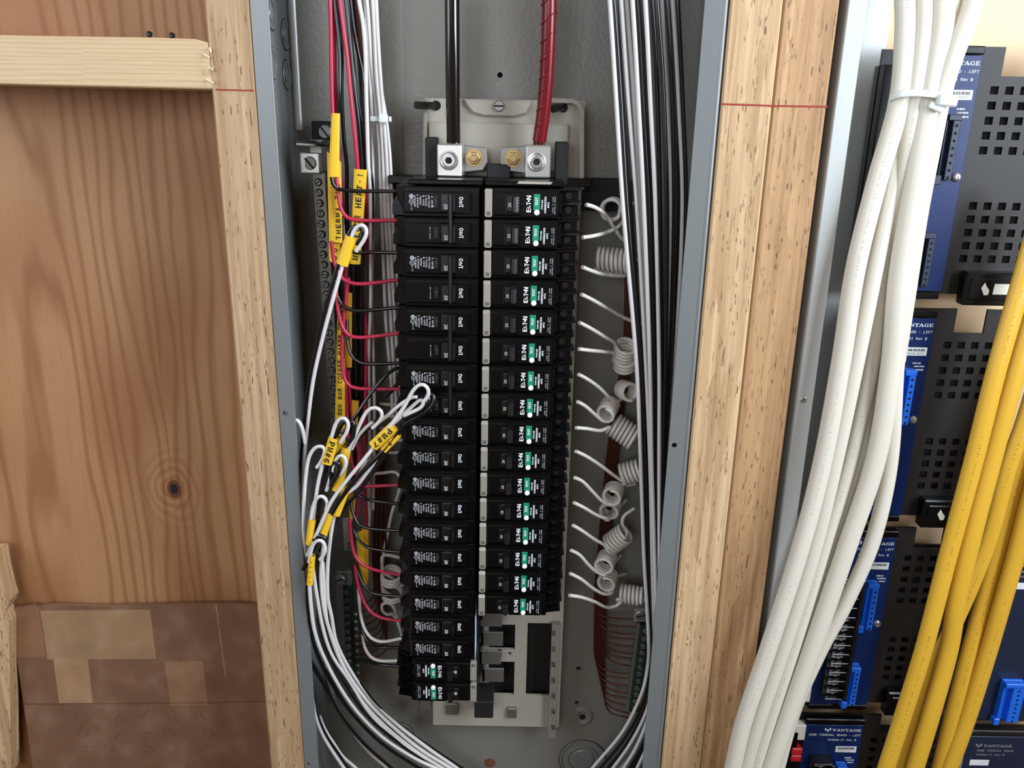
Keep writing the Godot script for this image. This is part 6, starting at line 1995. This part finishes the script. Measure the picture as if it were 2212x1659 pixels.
# ---------------------------------------------------------------- white and yellow sheathed cables
func sheathed(kind: String, pts: Array, rx: float, ry: float, label: String, group: String, marks := 0.0):
	var path := smooth(run_on(PP(pts), pts), 0.008)
	var o := path[path.size() / 2]
	var lp := local_path(path, o)
	var mb := MB.new()
	mb.tube(lp, rx, 14, ry, Vector3(0, 0, 1))
	if marks <= 0.0:
		var m := solo("sheathed_cable", mb.mesh(), mats[kind], label, "cable", group)
		m.position = o
		return
	var t := thing("sheathed_cable", label, "cable", o, group)
	part("jacket", mb.mesh(), t, mats[kind])
	mb = MB.new()
	var r := RandomNumberGenerator.new()
	r.seed = int(marks * 1000) + pts.size()
	var b2 := Vector3(0, 0, 1)
	for i in range(2, lp.size() - 2):
		var tg := (lp[i + 1] - lp[i - 1]).normalized()
		var n := (b2 - tg * b2.dot(tg)).normalized()
		var side := n.cross(tg)
		if (i / 9) % 3 == 2: continue
		for q in 3:
			if r.randf() < 0.45: continue
			var c := lp[i].lerp(lp[i + 1], q / 3.0) + n * (ry * 0.985) + side * rx * -0.12
			var w := r.randf_range(0.0008, 0.0018)
			mb.box(Vector3.ZERO, Vector3(w, r.randf_range(0.0005, 0.0010), 0.00006), 0, Transform3D(Basis(side, tg, n), c))
	part("jacket_lettering", mb.mesh(), t, mats["print brown" if kind == "cable yellow" else "print pale"])

func nm_cables():
	var g := "white sheathed cables bundled over the cabinet"
	sheathed("cable white", [[1956, -60, -6], [1956, 60, -2], [1943, 215, 4], [1892, 400, 12], [1848, 580, 16], [1817, 780, 18], [1776, 1000, 20], [1730, 1180, 24], [1660, 1400, 30], [1606, 1560, 34], [1580, 1672, 36]], 0.0082, 0.0064, "leftmost white cable, greyish, nearest the tan stud all the way down", g, 0.5)
	sheathed("cable white", [[1978, -60, -12], [1975, 60, -9], [1958, 215, -4], [1926, 400, 2], [1888, 580, 6], [1848, 780, 8], [1808, 970, 10], [1758, 1180, 14], [1690, 1400, 20], [1636, 1560, 26], [1604, 1672, 28]], 0.0078, 0.0062, "second white cable from the tan stud, with a bright streak down its edge", g)
	sheathed("cable white", [[1998, -60, -4], [1994, 60, 0], [1974, 215, 5], [1946, 400, 4], [1906, 600, -2], [1884, 780, -4], [1842, 970, -2], [1780, 1180, 4], [1712, 1400, 12], [1660, 1560, 18], [1626, 1672, 22]], 0.0071, 0.0060, "third white cable from the tan stud, partly sunk between its neighbours", g, 0.7)
	sheathed("cable white", [[2020, -60, -12], [2012, 60, -9], [1988, 215, -4], [1958, 400, -8], [1925, 600, -12], [1902, 780, -12], [1862, 980, -10], [1808, 1180, -4], [1738, 1395, 4], [1682, 1560, 10], [1644, 1672, 14]], 0.0071, 0.0060, "fourth white cable from the tan stud, deep in the bundle", g)
	sheathed("cable white", [[2042, -60, -2], [2034, 60, 2], [2008, 215, 7], [1976, 400, 10], [1942, 600, 10], [1926, 780, 8], [1892, 990, 8], [1830, 1180, 10], [1756, 1395, 14], [1698, 1560, 20], [1660, 1672, 24]], 0.0090, 0.0066, "broad brightest white cable in front of the blue boards", g)
	sheathed("cable white", [[2066, -60, -10], [2056, 60, -6], [2026, 215, -1], [1990, 400, 0], [1956, 600, 0], [1936, 780, 0], [1922, 1000, 0], [1886, 1165, 4], [1828, 1300, 6], [1774, 1400, 8], [1716, 1530, 14], [1676, 1672, 18]], 0.0072, 0.0060, "outermost white cable, bowing away from the bundle across the third board", g)
	sheathed("cable white", [[2112, -60, -4], [2098, 20, 0], [2063, 110, 6], [2034, 200, 8], [2010, 320, 2], [1984, 460, -8], [1960, 620, -12], [1936, 780, -14]], 0.0080, 0.0062, "white cable joining the bundle from the upper right above the cable tie", g)
	# tie round the white bundle
	var c := P(1996, 208, 0.008)
	var t := thing("cable_tie", "white cable tie with square head round the white cable bundle", "cable tie", c)
	var mb := MB.new()
	mb.tube(local_path(smooth(PP([[1920, 224, -12], [1924, 212, 6], [1942, 204, 12], [1968, 201, 15], [2000, 202, 17], [2030, 206, 16], [2050, 212, 10], [2056, 216, -6]]), 0.004), c), 0.0008, 8, 0.0030, Vector3(0, 1, 0.1))
	part("strap", mb.mesh(), t, mats["tie white"])
	mb = MB.new()
	mb.box(P(2046, 214, 0.018) - c, Vector3(0.0150, 0.0085, 0.0070), 0.0012, Transform3D(Basis(Vector3(0, 0, 1), -0.08)))
	mb.box(P(2030, 224, 0.017) - c, Vector3(0.0120, 0.0050, 0.0030), 0.0008, Transform3D(Basis(Vector3(0, 0, 1), -0.35)))
	part("tie_head", mb.mesh(), t, mats["tie white"])
	g = "yellow sheathed cables crossing the cabinet"
	sheathed("cable yellow", [[2262, 420, -10], [2232, 520, -6], [2192, 660, -2], [2152, 800, 2], [2102, 1000, 6], [2048, 1200, 10], [1996, 1400, 16], [1946, 1560, 20], [1910, 1672, 24]], 0.0086, 0.0056, "leftmost yellow cable, dark print down its face", g, 0.31)
	sheathed("cable yellow", [[2300, 460, -16], [2254, 600, -12], [2200, 780, -6], [2140, 1000, 0], [2096, 1170, 6], [2066, 1300, 8], [2050, 1400, 8], [2012, 1540, 14], [1972, 1672, 18]], 0.0092, 0.0058, "second yellow cable, glossy, alongside the printed one", g)
	sheathed("cable yellow", [[2258, 760, -26], [2216, 900, -22], [2178, 1010, -18], [2138, 1160, -14], [2096, 1270, -10], [2060, 1350, -8], [2026, 1420, -4], [1986, 1540, 2], [1946, 1672, 6]], 0.0080, 0.0046, "yellow cable crossing beneath the second one toward the lower left", g, 0.83)
	sheathed("cable yellow", [[2270, 800, -32], [2216, 960, -30], [2170, 1130, -26], [2128, 1290, -20], [2096, 1400, -14], [2060, 1540, -6], [2028, 1672, 0]], 0.0086, 0.0056, "fourth yellow cable, lower and farther back", g, 0.45)
	sheathed("cable yellow", [[2290, 860, -22], [2236, 1040, -18], [2194, 1200, -14], [2160, 1320, -10], [2134, 1410, -8], [2090, 1550, -2], [2046, 1672, 4]], 0.0088, 0.0056, "rightmost yellow cable, amber and printed", g, 0.62)
